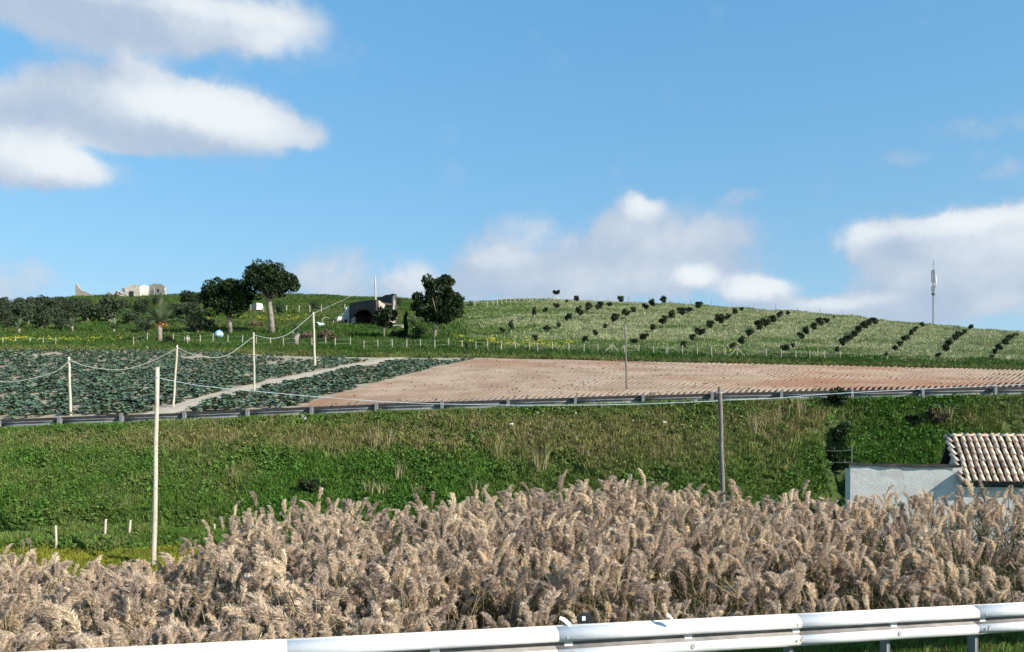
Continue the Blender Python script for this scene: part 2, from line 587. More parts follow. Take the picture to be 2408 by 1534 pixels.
M['olive_leaf'] = material('olive leaves', (0.036, 0.052, 0.024), (0.066, 0.084, 0.040), 0.8, 0.6, island=0.4, inst=0.25, trans=0.15)
M['sapling_leaf'] = material('young olive leaves', (0.024, 0.036, 0.016), (0.045, 0.060, 0.026), 0.8, 0.6, island=0.45, inst=0.25, trans=0.15)
M['dark_leaf'] = material('dark leaves', (0.018, 0.032, 0.012), (0.035, 0.055, 0.018), 0.8, 0.6, island=0.4, trans=0.1)
M['bush_leaf'] = material('bush leaves', (0.045, 0.085, 0.022), (0.085, 0.13, 0.035), 0.8, 0.65, island=0.4, inst=0.25, trans=0.18)
M['brown_bush'] = material('dry bramble', (0.13, 0.09, 0.055), (0.20, 0.14, 0.09), 0.9, 0.8, island=0.4, inst=0.2, trans=0.1)
M['palm_leaf'] = material('palm fronds', (0.085, 0.115, 0.050), (0.17, 0.20, 0.10), 0.9, 0.5, island=0.3, inst=0.2, trans=0.15, spec=0.5)
M['palm_fruit'] = material('date clusters', (0.55, 0.20, 0.05), (0.66, 0.30, 0.09), 3.0, 0.7, island=0.25)
M['bark'] = material('bark', (0.13, 0.10, 0.08), (0.33, 0.285, 0.235), 1.6, 0.9, 0.6, 9.0)
M['palm_bark'] = material('palm bark', (0.20, 0.165, 0.13), (0.32, 0.27, 0.22), 3.0, 0.9, 0.6, 12.0)
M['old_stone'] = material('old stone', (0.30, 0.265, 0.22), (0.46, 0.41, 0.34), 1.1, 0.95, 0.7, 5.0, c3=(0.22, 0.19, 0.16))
M['dark_stone'] = material('dark shaded stone', (0.055, 0.045, 0.040), (0.105, 0.085, 0.075), 1.0, 0.95, 0.7, 5.0)  # shade on the barn's unlit walls is put into this darker stone
M['whitewash'] = material('whitewashed plaster', (0.58, 0.55, 0.47), (0.74, 0.71, 0.65), 1.2, 0.9, 0.3, 8.0, c3=(0.42, 0.37, 0.28))
M['brick'] = material('orange brick', (0.58, 0.27, 0.17), (0.68, 0.38, 0.26), 6.0, 0.9)
M['roughcast'] = material('roughcast wall', (0.64, 0.605, 0.555), (0.76, 0.725, 0.67), 3.5, 0.95, 0.45, 26.0, c3=(0.50, 0.465, 0.415))
M['dark_edge'] = material('dark roof edge', (0.055, 0.048, 0.045), (0.10, 0.09, 0.085), 6.0, 0.9, 0.4, 30.0)
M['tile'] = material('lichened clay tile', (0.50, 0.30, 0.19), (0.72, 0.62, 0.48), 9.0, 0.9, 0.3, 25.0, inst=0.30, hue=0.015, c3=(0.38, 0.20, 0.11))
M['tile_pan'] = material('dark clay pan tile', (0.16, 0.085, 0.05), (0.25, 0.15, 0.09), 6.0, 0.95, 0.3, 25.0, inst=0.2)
M['black'] = material('black plastic and opening shade', (0.015, 0.015, 0.016), None, rough=0.45, spec=0.4)
M['white_plastic'] = material('white plastic', (0.85, 0.86, 0.86), None, rough=0.5)
M['blue_plastic'] = material('blue plastic', (0.20, 0.48, 0.64), (0.32, 0.60, 0.74), 1.2, 0.5, c3=(0.60, 0.72, 0.78))
M['mint_plastic'] = material('mint plastic', (0.62, 0.80, 0.72), (0.72, 0.86, 0.80), 2.0, 0.5)
M['rock'] = material('pale rock', (0.55, 0.52, 0.45), (0.72, 0.69, 0.62), 3.0, 0.95, 0.5, 12.0, inst=0.2)
M['mast'] = material('mast steel', (0.28, 0.29, 0.30), (0.38, 0.38, 0.38), 1.0, 0.6)
M['mast_dark'] = material('mast antenna grey', (0.13, 0.13, 0.135), (0.2, 0.2, 0.2), 1.0, 0.6)

# ------------------------------------------------------------------ ground


def axis(stops):
    """stops: [(start, end, step), ...]"""
    a = []
    for s, e, d in stops:
        a += list(np.arange(s, e - 1e-6, d))
    a.append(stops[-1][1])
    return np.array(a)


def sheet(name, xs, ys, mat, lift=0.0, keep=None, zfun=None, attr=None, fmat=None):
    XX, YY = np.meshgrid(xs, ys)
    ZZ = (height(XX, YY) if zfun is None else zfun(XX, YY)) + lift
    nx, ny = len(xs), len(ys)
    v = np.stack([XX, YY, ZZ], -1).reshape(-1, 3)
    i = np.arange(nx - 1)[None, :] + nx * np.arange(ny - 1)[:, None]
    f = np.stack([i, i + 1, i + 1 + nx, i + nx], -1).reshape(-1, 4)
    if keep is not None:
        c = v[f].mean(1)
        f = f[keep(c[:, 0], c[:, 1])]
    fm = None
    if fmat is not None:
        c = v[f].mean(1)
        fm = fmat(c[:, 0], c[:, 1])
    me = mesh_from(name, v, f, mat, smooth=True, fmat=fm)
    o = link(name, me)
    return o


gx = axis([(-1500, -300, 120), (-300, -110, 8), (-110, -34, 2.2), (-34, 34, 0.8), (34, 120, 2.0), (120, 300, 8), (300, 1500, 120)])
gy = axis([(-60, 4, 8), (4, 22, 0.8), (22, 26, 0.5), (26, 36, 0.3), (36, 44, 0.8), (44, 80, 3.0), (80, 100, 0.8), (100, 250, 1.6), (250, 700, 30), (700, 4000, 300)])


def hill_side(x, y):
    px = CX + F * x / np.maximum(y, 1)
    return ((y > 90 - 0.06 * x) & (px > 1060 - vnoise(x, y, 9, 4) * 40) & (x > -20)).astype(int)


g = sheet('ground', gx, gy, [M['grass_soil'], M['hill_soil']], fmat=hill_side)
tag(g, kind='structure')

# roads: near carriageway edge (camera stands over it) and the road behind the far guardrail
road = sheet('road', axis([(-40, 40, 2)]), axis([(-8, 24, 0.5)]), M['asphalt'], zfun=lambda X, Y: near_top(X) - 0.755 + X * 0,
             keep=lambda x, y: (y < RAIL_A + RAIL_B * x - 0.9))
tag(road, kind='structure')
fxs = np.arange(-60, 60, 1.5)
fv, ff = [], []
for i, x in enumerate(fxs):
    yr = FR_A + FR_B * x
    for d in (0.9, 4.9):
        fv.append((x, yr + d, hgt(x, yr + 0.3) + 0.03))
for i in range(len(fxs) - 1):
    ff.append((2 * i, 2 * i + 2, 2 * i + 3, 2 * i + 1))
tag(link('far_road', mesh_from('far_road', fv, ff, M['asphalt'])), kind='structure')


def Yf0(x):   # near edge of the fields
    return FR_A + FR_B * x + 6.3


def Yb0(x, y):
    px = CX + F * x / np.maximum(y, 1)
    return K(px, [-900, 0, 1204, 2408, 3300], [84, 80, 78, 75, 74])


# field boundaries: furrows fan out from a far-off point
FAN = (-9.6, -5.0)


def b_line(y):      # boundary crops / ploughed
    return -11.6 + (y - 43.0) * (9.1 / 35.0)


def t_line(y):      # middle of the dirt track
    return -19.2 + (y - 44.0) * (8.0 / 34.0)


crop = sheet('crop_field', axis([(-75, 2, 0.6)]), axis([(40, 86, 0.6)]), M['cropsoil'], lift=0.05,
             keep=lambda x, y: (x < b_line(y) + 0.9) & (y > Yf0(x)) & (y < Yb0(x, y) - 0.6 + 0.9 * (vnoise(x, y * 0, 2.0, 8) - 0.5)))
tag(crop, kind='structure')
tv, tf = [], []
tys = np.arange(42, 78.2, 0.5)
for i, y in enumerate(tys):
    xm = t_line(y)
    for d, dz in ((-0.95, 0.085), (-0.55, 0.075), (-0.15, 0.11), (0.15, 0.12), (0.55, 0.075), (0.95, 0.09)):
        w = d + 0.12 * math.sin(y * 0.9 + d)
        tv.append((xm + w, y, hgt(xm + w, y) + dz))
for i in range(len(tys) - 1):
    for k in range(5):
        a = i * 6 + k
        tf.append((a, a + 1, a + 7, a + 6))
tag(link('dirt_track', mesh_from('dirt_track', tv, tf, M['track'], True)), kind='structure')


def ploughed():
    """ploughed field: real furrows, parallel to the crop edge at the left and fanning out to the right"""
    u = np.linspace(-11.45, 31.0, 1500)
    m = np.tan(np.radians(np.interp(u, [-12, 2, 22, 32], [14.57, 15, 33, 37])))
    tt = np.concatenate([np.linspace(0, 0.35, 60)[:-1], np.linspace(0.35, 1, 75)])
    U, T = np.meshgrid(u, tt)
    Mm = np.broadcast_to(m, U.shape)
    Y = 43 + T * 34
    for _ in range(6):
        X = U + (Y - 43) * Mm
        y0 = Yf0(X) + 0.1 * np.sin(X * 2.0)
        Y = y0 + T * (Yb0(X, Y) - 0.3 + 0.8 * (vnoise(X, X * 0, 2.5, 3) - 0.5) - y0)
    X = U + (Y - 43) * Mm + 0.06 * (vnoise(U * 3, Y, 4.0, 2) - 0.5)
    prof = np.sin(U / 0.34 * 2 * math.pi + 1.6 * (vnoise(U * 1.5, Y * 0.35, 3.0, 14) - 0.5))
    mod = 0.6 + 0.75 * vnoise(X, Y, 2.4, 9)
    big = vnoise(X, Y, 6.0, 11)
    amp = 0.055 + 0.06 * sstep(X, 4, 24) * (0.6 + 0.6 * big)
    edge = sstep(T, 0, 0.05) * (1 - sstep(T, 0.90, 0.99) * 0.9) * (1 - sstep(T, 0.985, 1.0))
    Z = height(X, Y) + 0.10 * edge + 0.02 + prof * amp * mod * edge + (vnoise(X, Y, 0.30, 12, 2) - 0.5) * 0.06 * edge
    keepv = np.ones(X.shape, bool)
    rs, ph = tt, u
    # wheel ruts of the tractor near the back edge
    for (pa, pb, w) in (((1655, 868), (1745, 884), 0.35), ((1680, 866), (1728, 883), 0.3)):
        a = ground_at(pa[0], pa[1], 42); b = ground_at(pb[0], pb[1], 42)
        ax, ay, bx, by = a[0], a[1], b[0], b[1]
        t = np.clip(((X - ax) * (bx - ax) + (Y - ay) * (by - ay)) / ((bx - ax) ** 2 + (by - ay) ** 2), 0, 1)
        d = np.hypot(X - ax - t * (bx - ax), Y - ay - t * (by - ay) + 1.3 * np.sin(t * 3.1))
        Z = Z - 0.28 * (1 - sstep(d, w * 0.5, w * 1.2)) * (0.4 + 0.6 * t)
    nx = len(ph)
    v = np.stack([X, Y, Z], -1).reshape(-1, 3)
    i = np.arange(nx - 1)[None, :] + nx * np.arange(len(rs) - 1)[:, None]
    f = np.stack([i, i + 1, i + 1 + nx, i + nx], -1).reshape(-1, 4)[:, ::-1]
    kv = keepv.reshape(-1)
    f = f[kv[f].all(1)]
    used = np.unique(f)
    remap = np.full(len(v), -1); remap[used] = np.arange(len(used))
    v, f = v[used], remap[f][:, ::-1]
    me = bpy.data.meshes.new('ploughed_field')
    me.vertices.add(len(v)); me.vertices.foreach_set('co', v.astype(np.float32).reshape(-1))
    me.loops.add(len(f) * 4); me.loops.foreach_set('vertex_index', f.astype(np.int32).reshape(-1))
    me.polygons.add(len(f))
    me.polygons.foreach_set('loop_start', np.arange(0, len(f) * 4, 4, dtype=np.int32))
    me.polygons.foreach_set('loop_total', np.full(len(f), 4, dtype=np.int32))
    me.materials.append(M['soil'])
    me.update(calc_edges=True)
    me.polygons.foreach_set('use_smooth', [True] * len(f))
    o = link('ploughed_field', me)
    if sum(p.normal.z for p in me.polygons[:20]) < 0:
        me.flip_normals()
    tag(o, kind='structure')


ploughed()

# ------------------------------------------------------------------ scatter of uncountable plants


def scatter(name, pts, scl, rotz, idx, variants, label, cat, tint=None, tilt=0.25):
    n = len(pts)
    me = bpy.data.meshes.new(name)
    me.vertices.add(n)
    me.vertices.foreach_set('co', np.asarray(pts, np.float32).reshape(-1))
    rot = np.zeros((n, 3), np.float32)
    rot[:, 2] = rotz
    rot[:, 0] = RNG.normal(0, tilt * 0.5, n); rot[:, 1] = RNG.normal(0, tilt * 0.5, n)
    me.attributes.new('rot', 'FLOAT_VECTOR', 'POINT').data.foreach_set('vector', rot.reshape(-1))
    me.attributes.new('scl', 'FLOAT', 'POINT').data.foreach_set('value', np.asarray(scl, np.float32))
    me.attributes.new('idx', 'INT', 'POINT').data.foreach_set('value', np.asarray(idx, np.int32))
    me.attributes.new('tint', 'FLOAT', 'POINT').data.foreach_set('value', np.asarray(tint if tint is not None else np.zeros(n), np.float32))
    me.update()
    o = link(name, me)
    c = bpy.data.collections.new(name + '_kinds')
    for k, vm in enumerate(variants):
        c.objects.link(bpy.data.objects.new('%s_kind_%02d' % (name, k), vm))
    ng = bpy.data.node_groups.new(name + '_scatter', 'GeometryNodeTree')
    ng.interface.new_socket('Geometry', in_out='INPUT', socket_type='NodeSocketGeometry')
    ng.interface.new_socket('Geometry', in_out='OUTPUT', socket_type='NodeSocketGeometry')
    N, L = ng.nodes, ng.links
    gi, go = N.new('NodeGroupInput'), N.new('NodeGroupOutput')
    ci = N.new('GeometryNodeCollectionInfo')
    ci.inputs['Collection'].default_value = c
    ci.inputs['Separate Children'].default_value = True
    ci.inputs['Reset Children'].default_value = True
    ip = N.new('GeometryNodeInstanceOnPoints')
    ip.inputs['Pick Instance'].default_value = True

    def attr(nm, t):
        a = N.new('GeometryNodeInputNamedAttribute'); a.data_type = t
        a.inputs['Name'].default_value = nm
        return a.outputs['Attribute']
    L.new(gi.outputs[0], ip.inputs['Points'])
    L.new(ci.outputs[0], ip.inputs['Instance'])
    L.new(attr('idx', 'INT'), ip.inputs['Instance Index'])
    L.new(attr('rot', 'FLOAT_VECTOR'), ip.inputs['Rotation'])
    L.new(attr('scl', 'FLOAT'), ip.inputs['Scale'])
    L.new(ip.outputs[0], go.inputs[0])
    md = o.modifiers.new('scatter', 'NODES')
    md.node_group = ng
    tag(o, label, cat, kind='stuff')
    return o


def blades(n, h, spread, width, lean=0.5, seed=0, mat=None, name='tuft', seg2=True):
    """a tuft of grass blades, each bent once"""
    r = np.random.default_rng(seed)
    a = r.uniform(0, 2 * math.pi, n)
    rad = spread * np.sqrt(r.uniform(0, 1, n))
    bx, by = rad * np.cos(a), rad * np.sin(a)
    hh = h * r.uniform(0.55, 1.1, n)
    la = a + r.normal(0, 0.7, n)
    ln = lean * hh * r.uniform(0.2, 1.1, n)
    wv = width * r.uniform(0.6, 1.3, n)
    px, py = -np.sin(la + r.normal(0, 0.9, n)), np.cos(la + r.normal(0, 0.9, n))
    b0 = np.stack([bx - px * wv / 2, by - py * wv / 2, np.full(n, -0.05)], -1)
    b1 = np.stack([bx + px * wv / 2, by + py * wv / 2, np.full(n, -0.05)], -1)
    mx, my = bx + np.cos(la) * ln * 0.35, by + np.sin(la) * ln * 0.35
    m0 = np.stack([mx - px * wv * 0.4, my - py * wv * 0.4, hh * 0.6], -1)
    m1 = np.stack([mx + px * wv * 0.4, my + py * wv * 0.4, hh * 0.6], -1)
    t = np.stack([bx + np.cos(la) * ln, by + np.sin(la) * ln, hh], -1)
    v = np.stack([b0, b1, m1, m0, t], 1).reshape(-1, 3)
    f = []
    for i in range(n):
        o = 5 * i
        f += [(o, o + 1, o + 2, o + 3), (o + 3, o + 2, o + 4)]
    return mesh_from(name, v, f, mat)


def leafy(n, h, spread, size, seed=0, mat=None, name='weed', flat=0.5):
    """a low leafy clump: leaf-shaped faces through a dome"""
    r = np.random.default_rng(seed)
    u = r.normal(0, 1, (n, 3)); u /= np.linalg.norm(u, axis=1)[:, None]
    u[:, 2] = np.abs(u[:, 2])
    rr = r.uniform(0.35, 1.0, n) ** 0.6
    c = u * rr[:, None] * np.array([spread, spread, h])
    d = u + r.normal(0, 0.5, (n, 3)); d[:, 2] *= flat; d /= np.linalg.norm(d, axis=1)[:, None]
    s = np.cross(d, r.normal(0, 1, (n, 3))); s /= np.linalg.norm(s, axis=1)[:, None]
    L = size * r.uniform(0.6, 1.3, n)[:, None]
    q = np.stack([c - d * L * 0.5, c + s * L * 0.32, c + d * L * 0.6, c - s * L * 0.32], 1)
    return quads_mesh(name, q, 4, mat)


def leaf_cloud(name, clumps, n, size, seed, mat, up=0.3, shell=0.55, elong=0.5):
    """crown of leaf-sized faces gathered in clumps (x, y, z, rx, ry, rz)"""
    r = np.random.default_rng(seed)
    cl = np.array(clumps, float)
    vol = (cl[:, 3] * cl[:, 4] * cl[:, 5]) ** 0.75
    k = r.choice(len(cl), n, p=vol / vol.sum())
    u = r.normal(0, 1, (n, 3)); u /= np.linalg.norm(u, axis=1)[:, None]
    rr = r.uniform(shell, 1.0, n) ** 0.5
    rr = np.where(r.uniform(0, 1, n) < 0.06, rr * 1.12, rr)
    c = cl[k, :3] + u * rr[:, None] * cl[k, 3:6]
    d = u * 0.7 + r.normal(0, 0.6, (n, 3)) + np.array([0, 0, up]); d /= np.linalg.norm(d, axis=1)[:, None]
    s = np.cross(d, r.normal(0, 1, (n, 3))); s /= np.linalg.norm(s, axis=1)[:, None]
    L = size * r.uniform(0.55, 1.4, n)[:, None]
    q = np.stack([c - d * L * 0.5, c + s * L * elong, c + d * L * 0.55, c - s * L * elong], 1)
    return quads_mesh(name, q, 4, mat)


def clumpset(rng, R, n, rc, bottom=-0.6, flatten=1.0):
    """n clump spheres filling an ellipsoid R=(rx, ry, rz) round the origin"""
    out = []
    for i in range(n):
        while True:
            p = rng.uniform(-1, 1, 3)
            if np.dot(p, p) < 1 and p[2] > bottom:
                break
        p = p * 0.8
        q = rc * rng.uniform(0.7, 1.25)
        out.append((p[0] * R[0], p[1] * R[1], p[2] * R[2], q, q, q * flatten))
    return out


def pts_in(n, x0, x1, y0, y1, keep):
    x = RNG.uniform(x0, x1, n); y = RNG.uniform(y0, y1, n)
    k = keep(x, y)
    return x[k], y[k]


def on_ground(x, y, dz=0.0):
    return np.stack([x, y, height(x, y) + dz], -1)


# clods turned up by the plough
_clod = []
for _s in range(3):
    _bm = bmesh.new(); bmesh.ops.create_icosphere(_bm, subdivisions=1, radius=1.0)
    _r = random.Random(_s)
    for _v in _bm.verts:
        _v.co *= _r.uniform(0.6, 1.2); _v.co.z *= 0.7
    _me = bpy.data.meshes.new('clod'); _bm.to_mesh(_me); _bm.free(); _me.materials.append(M['soil']); _clod.append(_me)
_x, _y = pts_in(4000, -12, 48, 41, 78, lambda x, y: (x > b_line(y) + 0.4) & (y > Yf0(x) + 0.4) & (y < Yb0(x, y) - 1.0) & (vnoise(x, y, 2.4, 17) > 0.45))
scatter('soil_clods', on_ground(_x, _y, 0.14), RNG.uniform(0.03, 0.085, len(_x)), RNG.uniform(0, 6, len(_x)), RNG.integers(0, 3, len(_x)), _clod, 'clods of turned earth over the ploughed field', 'clods')

# ------------------------------------------------------------------ guardrails
_WP = [(0.012, 0.325), (0.0, 0.318), (0.030, 0.312), (0.072, 0.288), (0.086, 0.262), (0.088, 0.222), (0.076, 0.200),
         (0.006, 0.190), (0.0, 0.172), (0.006, 0.152), (0.060, 0.128), (0.083, 0.104), (0.083, 0.062), (0.072, 0.036), (0.030, 0.010), (0.0, 0.002)]
WPROF = [(d * 1.5, z * 1.25) for d, z in _WP]       # deep-section beam, 0.41 m
FPROF = [(d, z) for d, z in _WP[7:]]


def beam_mesh(name, length, mat, bulge=1.0, pr=None):
    """corrugated steel beam along +x, waves towards -y, closed 5 mm shell"""
    pr = pr or WPROF
    out = [(-d * bulge, z) for d, z in pr]
    inn = [(-d * bulge + 0.005, z - (0.002 if i == 0 else 0)) for i, (d, z) in enumerate(pr)]
    ring = out + inn[::-1]
    n = len(ring)
    xs = [0, length * 0.33, length * 0.66, length]
    v = [(x, a, b) for x in xs for a, b in ring]
    f = []
    for i in range(len(xs) - 1):
        for k in range(n):
            a, b = i * n + k, i * n + (k + 1) % n
            f.append((a, a + n, b + n, b))
    f.append(tuple(range(n))); f.append(tuple(range(n * (len(xs) - 1), n * len(xs)))[::-1])
    me = mesh_from(name, v, f, [mat, M['trough_shade']])
    if pr is WPROF:          # shade in the trough between the two waves, painted as darker steel
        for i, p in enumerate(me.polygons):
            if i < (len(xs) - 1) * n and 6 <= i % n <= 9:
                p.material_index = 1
    me.polygons.foreach_set('use_smooth', [True] * len(me.polygons))
    return me


def near_guardrail():
    ang = math.atan(RAIL_B)
    L3 = 3.0
    dx = L3 * math.cos(ang)
    # splice seen at column 1338
    Xs = 0.627
    root = empty('guardrail', (0, RAIL_A, float(near_top(0)) - 0.75))
    tag(root, 'bright galvanised steel guardrail running along the bottom of the view before the reeds', 'guardrail')
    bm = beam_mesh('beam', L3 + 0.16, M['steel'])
    pm = MB()
    pm.box((0, 0.17, 0.20), (0.035, 0.12, 0.85)).box((0.024, 0.17, 0.20), (0.01, 0.13, 0.85))
    pmesh = pm.mesh('post', M['old_and_shaded_steel'])  # darker steel stands in for the beam's shade on the posts
    sp = MB().box((0, 0.05, 0.55), (0.10, 0.08, 0.16)).mesh('spacer', M['steel'])
    bo = MB().tube([(0, -0.120, -0.10), (0, -0.134, -0.10)], 0.030, 8).mesh('bolt', M['bolt'])
    sb = MB().tube([(0, -0.003, 0), (0, -0.018, 0)], 0.014, 6).mesh('splice_bolt', M['bolt'])
    for i in range(-3, 5):
        x = Xs + i * dx
        y = RAIL_A + RAIL_B * x
        zt = float(near_top(x))
        z1 = float(near_top(x + dx))
        pitch = -math.atan2(z1 - zt, L3)
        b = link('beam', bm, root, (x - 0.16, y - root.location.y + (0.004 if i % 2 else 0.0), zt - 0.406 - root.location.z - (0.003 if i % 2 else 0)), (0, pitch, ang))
        sg = 0.215
        for bx in (0.08, 0.10 + 0.02):
            pass
        for (lx, lz) in ((0.09, 0.105), (0.09, 0.30)):
            link('bolt', sb, b, (lx, -0.124, lz))
        link('bolt', bo, b, (0.17, 0.0, sg))
        link('bolt', bo, b, (0.16 + L3 / 2, 0.0, sg))
        for h in (0.0, 0.5):
            xx = x + dx * h
            yy = RAIL_A + RAIL_B * xx
            link('post', pmesh, root, (xx, yy - root.location.y, float(near_top(xx)) - 0.75 - 0.06 - root.location.z), (0, 0, ang))
            link('spacer', sp, root, (xx, yy - root.location.y, float(near_top(xx)) - 0.75 - 0.03 - root.location.z), (0, 0, ang))
    # delineator behind the rail
    x = (1377 - CX) / F * 8.75
    p = P(1377, 1456, 8.78)
    d = empty('delineator', (p.x, p.y, p.z - 0.05), ang)
    tag(d, 'small black and white road delineator standing on the guardrail top', 'delineator')
    m = MB()
    m.add([(-0.09, -0.02, 0), (0.09, -0.02, 0), (0.09, 0.03, 0), (-0.09, 0.03, 0), (-0.095, -0.02, 0.07), (0.08, -0.02, 0.075), (0.08, 0.03, 0.075), (-0.095, 0.03, 0.07),
           (-0.05, -0.02, 0.115), (0.05, -0.02, 0.112), (0.05, 0.03, 0.112), (-0.05, 0.03, 0.115)],
          [(0, 1, 5, 4), (1, 2, 6, 5), (2, 3, 7, 6), (3, 0, 4, 7), (4, 5, 9, 8), (5, 6, 10, 9), (6, 7, 11, 10), (7, 4, 8, 11), (8, 9, 10, 11), (3, 2, 1, 0)])
    m.build('housing', M['black'], d)
    MB().box((-0.035, -0.026, 0.065), (0.04, 0.012, 0.045)).build('reflector', M['white_plastic'], d)
    MB().box((0.0, 0.0, -0.05), (0.03, 0.02, 0.12)).build('bracket', M['old_and_shaded_steel'], d)
    # torn pale scraps caught on the rail
    for (px, py, s, nm) in ((1330, 1468, 0.07, 'left'), (1578, 1460, 0.045, 'right')):
        q = P(px, py, 8.4 + 0.0009 * (px - 1204))
        mm = MB()
        vs = [(-s, 0.02, 0.05), (-s * 0.3, -0.02, 0.03), (s * 0.4, 0.0, -0.02), (s, 0.02, -0.05), (-s * 0.8, 0.03, 0.08), (0, 0.03, 0.06), (s * 0.9, 0.05, 0.0), (s * 0.2, 0.06, 0.02)]
        mm.add(vs, [(0, 1, 5, 4), (1, 2, 6, 5), (2, 3, 6), (4, 5, 7), (5, 6, 7), (0, 4, 7, 2)])
        o = mm.build('paper_scrap', M['white_plastic'], None, loc=q)
        tag(o, 'pale torn scrap caught on the guardrail, the %s one of the two' % ('left' if nm == 'left' else 'right'), 'litter', 'scraps caught on the guardrail')


near_guardrail()


def far_guardrail():
    root = empty('guardrail', (0, FR_A, hgt(0, FR_A)))
    tag(root, 'long grey weathered guardrail seen from behind along the top of the grass bank', 'guardrail')
    ang = math.atan(FR_B)
    dx = 3.0 * math.cos(ang)
    x0 = -0.6619 * FR_A / (1 + 0.6619 * FR_B)
    bm = beam_mesh('beam', 3.02, M['old_and_shaded_steel'], pr=FPROF)
    tr = MB().box((1.51, 0.05, 0.255), (3.02, 0.05, 0.145)).mesh('top_rail', M['rail_dark'])  # separate dark strip above the lighter beam
    # seen from behind: waves point away from the camera
    for v in bm.vertices:
        v.co.y = -v.co.y
    bm.flip_normals(); bm.update()
    pm = MB().box((0, -0.10, 0.36), (0.11, 0.10, 0.86)).box((-0.06, -0.10, 0.36), (0.012, 0.14, 0.86)).mesh('post', M['old_and_shaded_steel'])
    sp = MB().box((0, -0.025, 0.62), (0.12, 0.06, 0.2)).mesh('spacer', M['old_and_shaded_steel'])

    def top(x):
        y = FR_A + FR_B * x
        px = CX + F * x / y
        return CZ + (CY - float(K(px, *FR_TOP))) / F * y
    for i in range(-3, 19):
        x = x0 + i * dx
        y = FR_A + FR_B * x
        zt, z1 = top(x), top(x + dx)
        jz = 0.012 * math.sin(i * 2.3)
        link('beam', bm, root, (x, y - FR_A + 0.002 * (i % 2), zt - 0.33 + jz - root.location.z), (0, -math.atan2(z1 - zt, 3.0), ang))
        link('top_rail', tr, root, (x, y - FR_A + 0.002 * (i % 2), zt - 0.33 + jz - root.location.z), (0, -math.atan2(z1 - zt, 3.0), ang))
        link('post', pm, root, (x, y - FR_A - 0.02, zt - 0.75 - root.location.z), (0.02 * math.sin(i * 1.7), 0.03 * math.sin(i * 3.1), ang))
        link('spacer', sp, root, (x, y - FR_A, zt - 0.78 - root.location.z), (0, 0, ang))


far_guardrail()

# ------------------------------------------------------------------ poles and cables


def pole(px_b, py_b, px_t, py_t, Y, rad, label, mat='pole', Yt=None, foot=0.6, cat='pole', bands=True):
    b = P(px_b, py_b, Y); t = P(px_t, py_t, Yt or Y)
    b.z -= foot
    o = empty('utility_pole', b)
    tag(o, label, cat, 'wooden poles')
    d = t - b
    n = 6
    pts = [d * (i / n) + Vector((0.012 * math.sin(i * 2.1 + px_b), 0, 0)) for i in range(n + 1)]
    MB().tube(pts, [rad * (1.12 - 0.25 * i / n) for i in range(n + 1)], 10).build('shaft', M[mat], o, True)
    if bands:
        q = d * 0.955
        MB().tube([q - Vector((0, 0, 0.03)), q + Vector((0, 0, 0.03))], rad * 1.0 + 0.006, 10).build('clamp', M['bolt'], o)
    return t


pole(361, 1300, 370, 864, 24.2, 0.07, 'thick pale wooden pole standing in front of the far guardrail on the left', foot=1.2)
tB = pole(167, 980, 162, 840, 43.5, 0.07, 'slim pale pole nearest the left edge of the crop field', foot=0.3)
tC = pole(406, 968, 417, 812, 44.5, 0.06, 'slim pale pole leaning right behind the far guardrail', foot=0.3)
tD = pole(599, 932, 596, 782, 49.0, 0.06, 'upright slim white pole at the left end of the dirt track', foot=0.3)
tE = pole(741, 871, 737, 735, 66.0, 0.095, 'white pole standing deep in the crop field left of the barn', foot=0.4)
pole(1474, 913, 1470, 765, 44.0, 0.05, 'thin brown pole standing in the ploughed field', 'pole_dark', foot=0.3)
pole(1701, 1142, 1693, 910, 27.4, 0.075, 'dark weathered pole standing on the bank above the reeds', 'pole_dark', foot=1.2)
pole(885, 768, 882, 652, 121.0, 0.14, 'tall thin pole rising beside the ruined barn', foot=0.5)


def cable(name, pts, rad, mat, label):
    o = MB().tube(pts, rad, 6).build(name, M[mat], None, True)
    tag(o, label, 'cable')
    return o


def spline(pts, n=6):
    """Catmull-Rom through 3-D points"""
    p = [Vector(q) for q in pts]
    p = [2 * p[0] - p[1]] + p + [2 * p[-1] - p[-2]]
    out = []
    for i in range(1, len(p) - 2):
        a, b, c, d = p[i - 1], p[i], p[i + 1], p[i + 2]
        for k in range(n):
            t = k / n
            out.append(0.5 * ((2 * b) + (c - a) * t + (2 * a - 5 * b + 4 * c - d) * t * t + (3 * b - a - 3 * c + d) * t ** 3))
    out.append(p[-2])
    return out


cable('overhead_cable', spline([P(-160, 800, 42), P(-90, 868, 42.4), P(0, 898, 42.8), P(82, 889, 43), P(132, 873, 43.2), P(163, 850, 43.4)]), 0.024, 'rope',
      'pale sagging cable from the left edge to the pole nearest it')
cable('overhead_cable', spline([P(163, 848, 43.4), P(206, 862, 43.6), P(262, 870, 43.9), P(303, 867, 44.1), P(358, 849, 44.3), P(416, 820, 44.5)]), 0.024, 'rope',
      'pale sagging cable between the two leftmost field poles')
cable('overhead_cable', spline([P(417, 818, 44.5), P(454, 834, 45.5), P(496, 841, 46.5), P(537, 834, 47.5), P(595, 793, 49)]), 0.018, 'rope',
      'pale sagging cable between the leaning pole and the upright white pole')
cable('overhead_cable', spline([P(597, 788, 49), P(636, 796, 53), P(669, 790, 57), P(697, 772, 61), P(736, 738, 66)]), 0.022, 'rope',
      'pale sagging cable between the upright white pole and the pole deep in the crops')
cable('overhead_cable', spline([P(738, 737, 66), P(782, 717, 84), P(820, 699, 100), P(883, 658, 121)]), 0.020, 'rope',
      'thin cable climbing from the crop field pole to the pole by the barn')
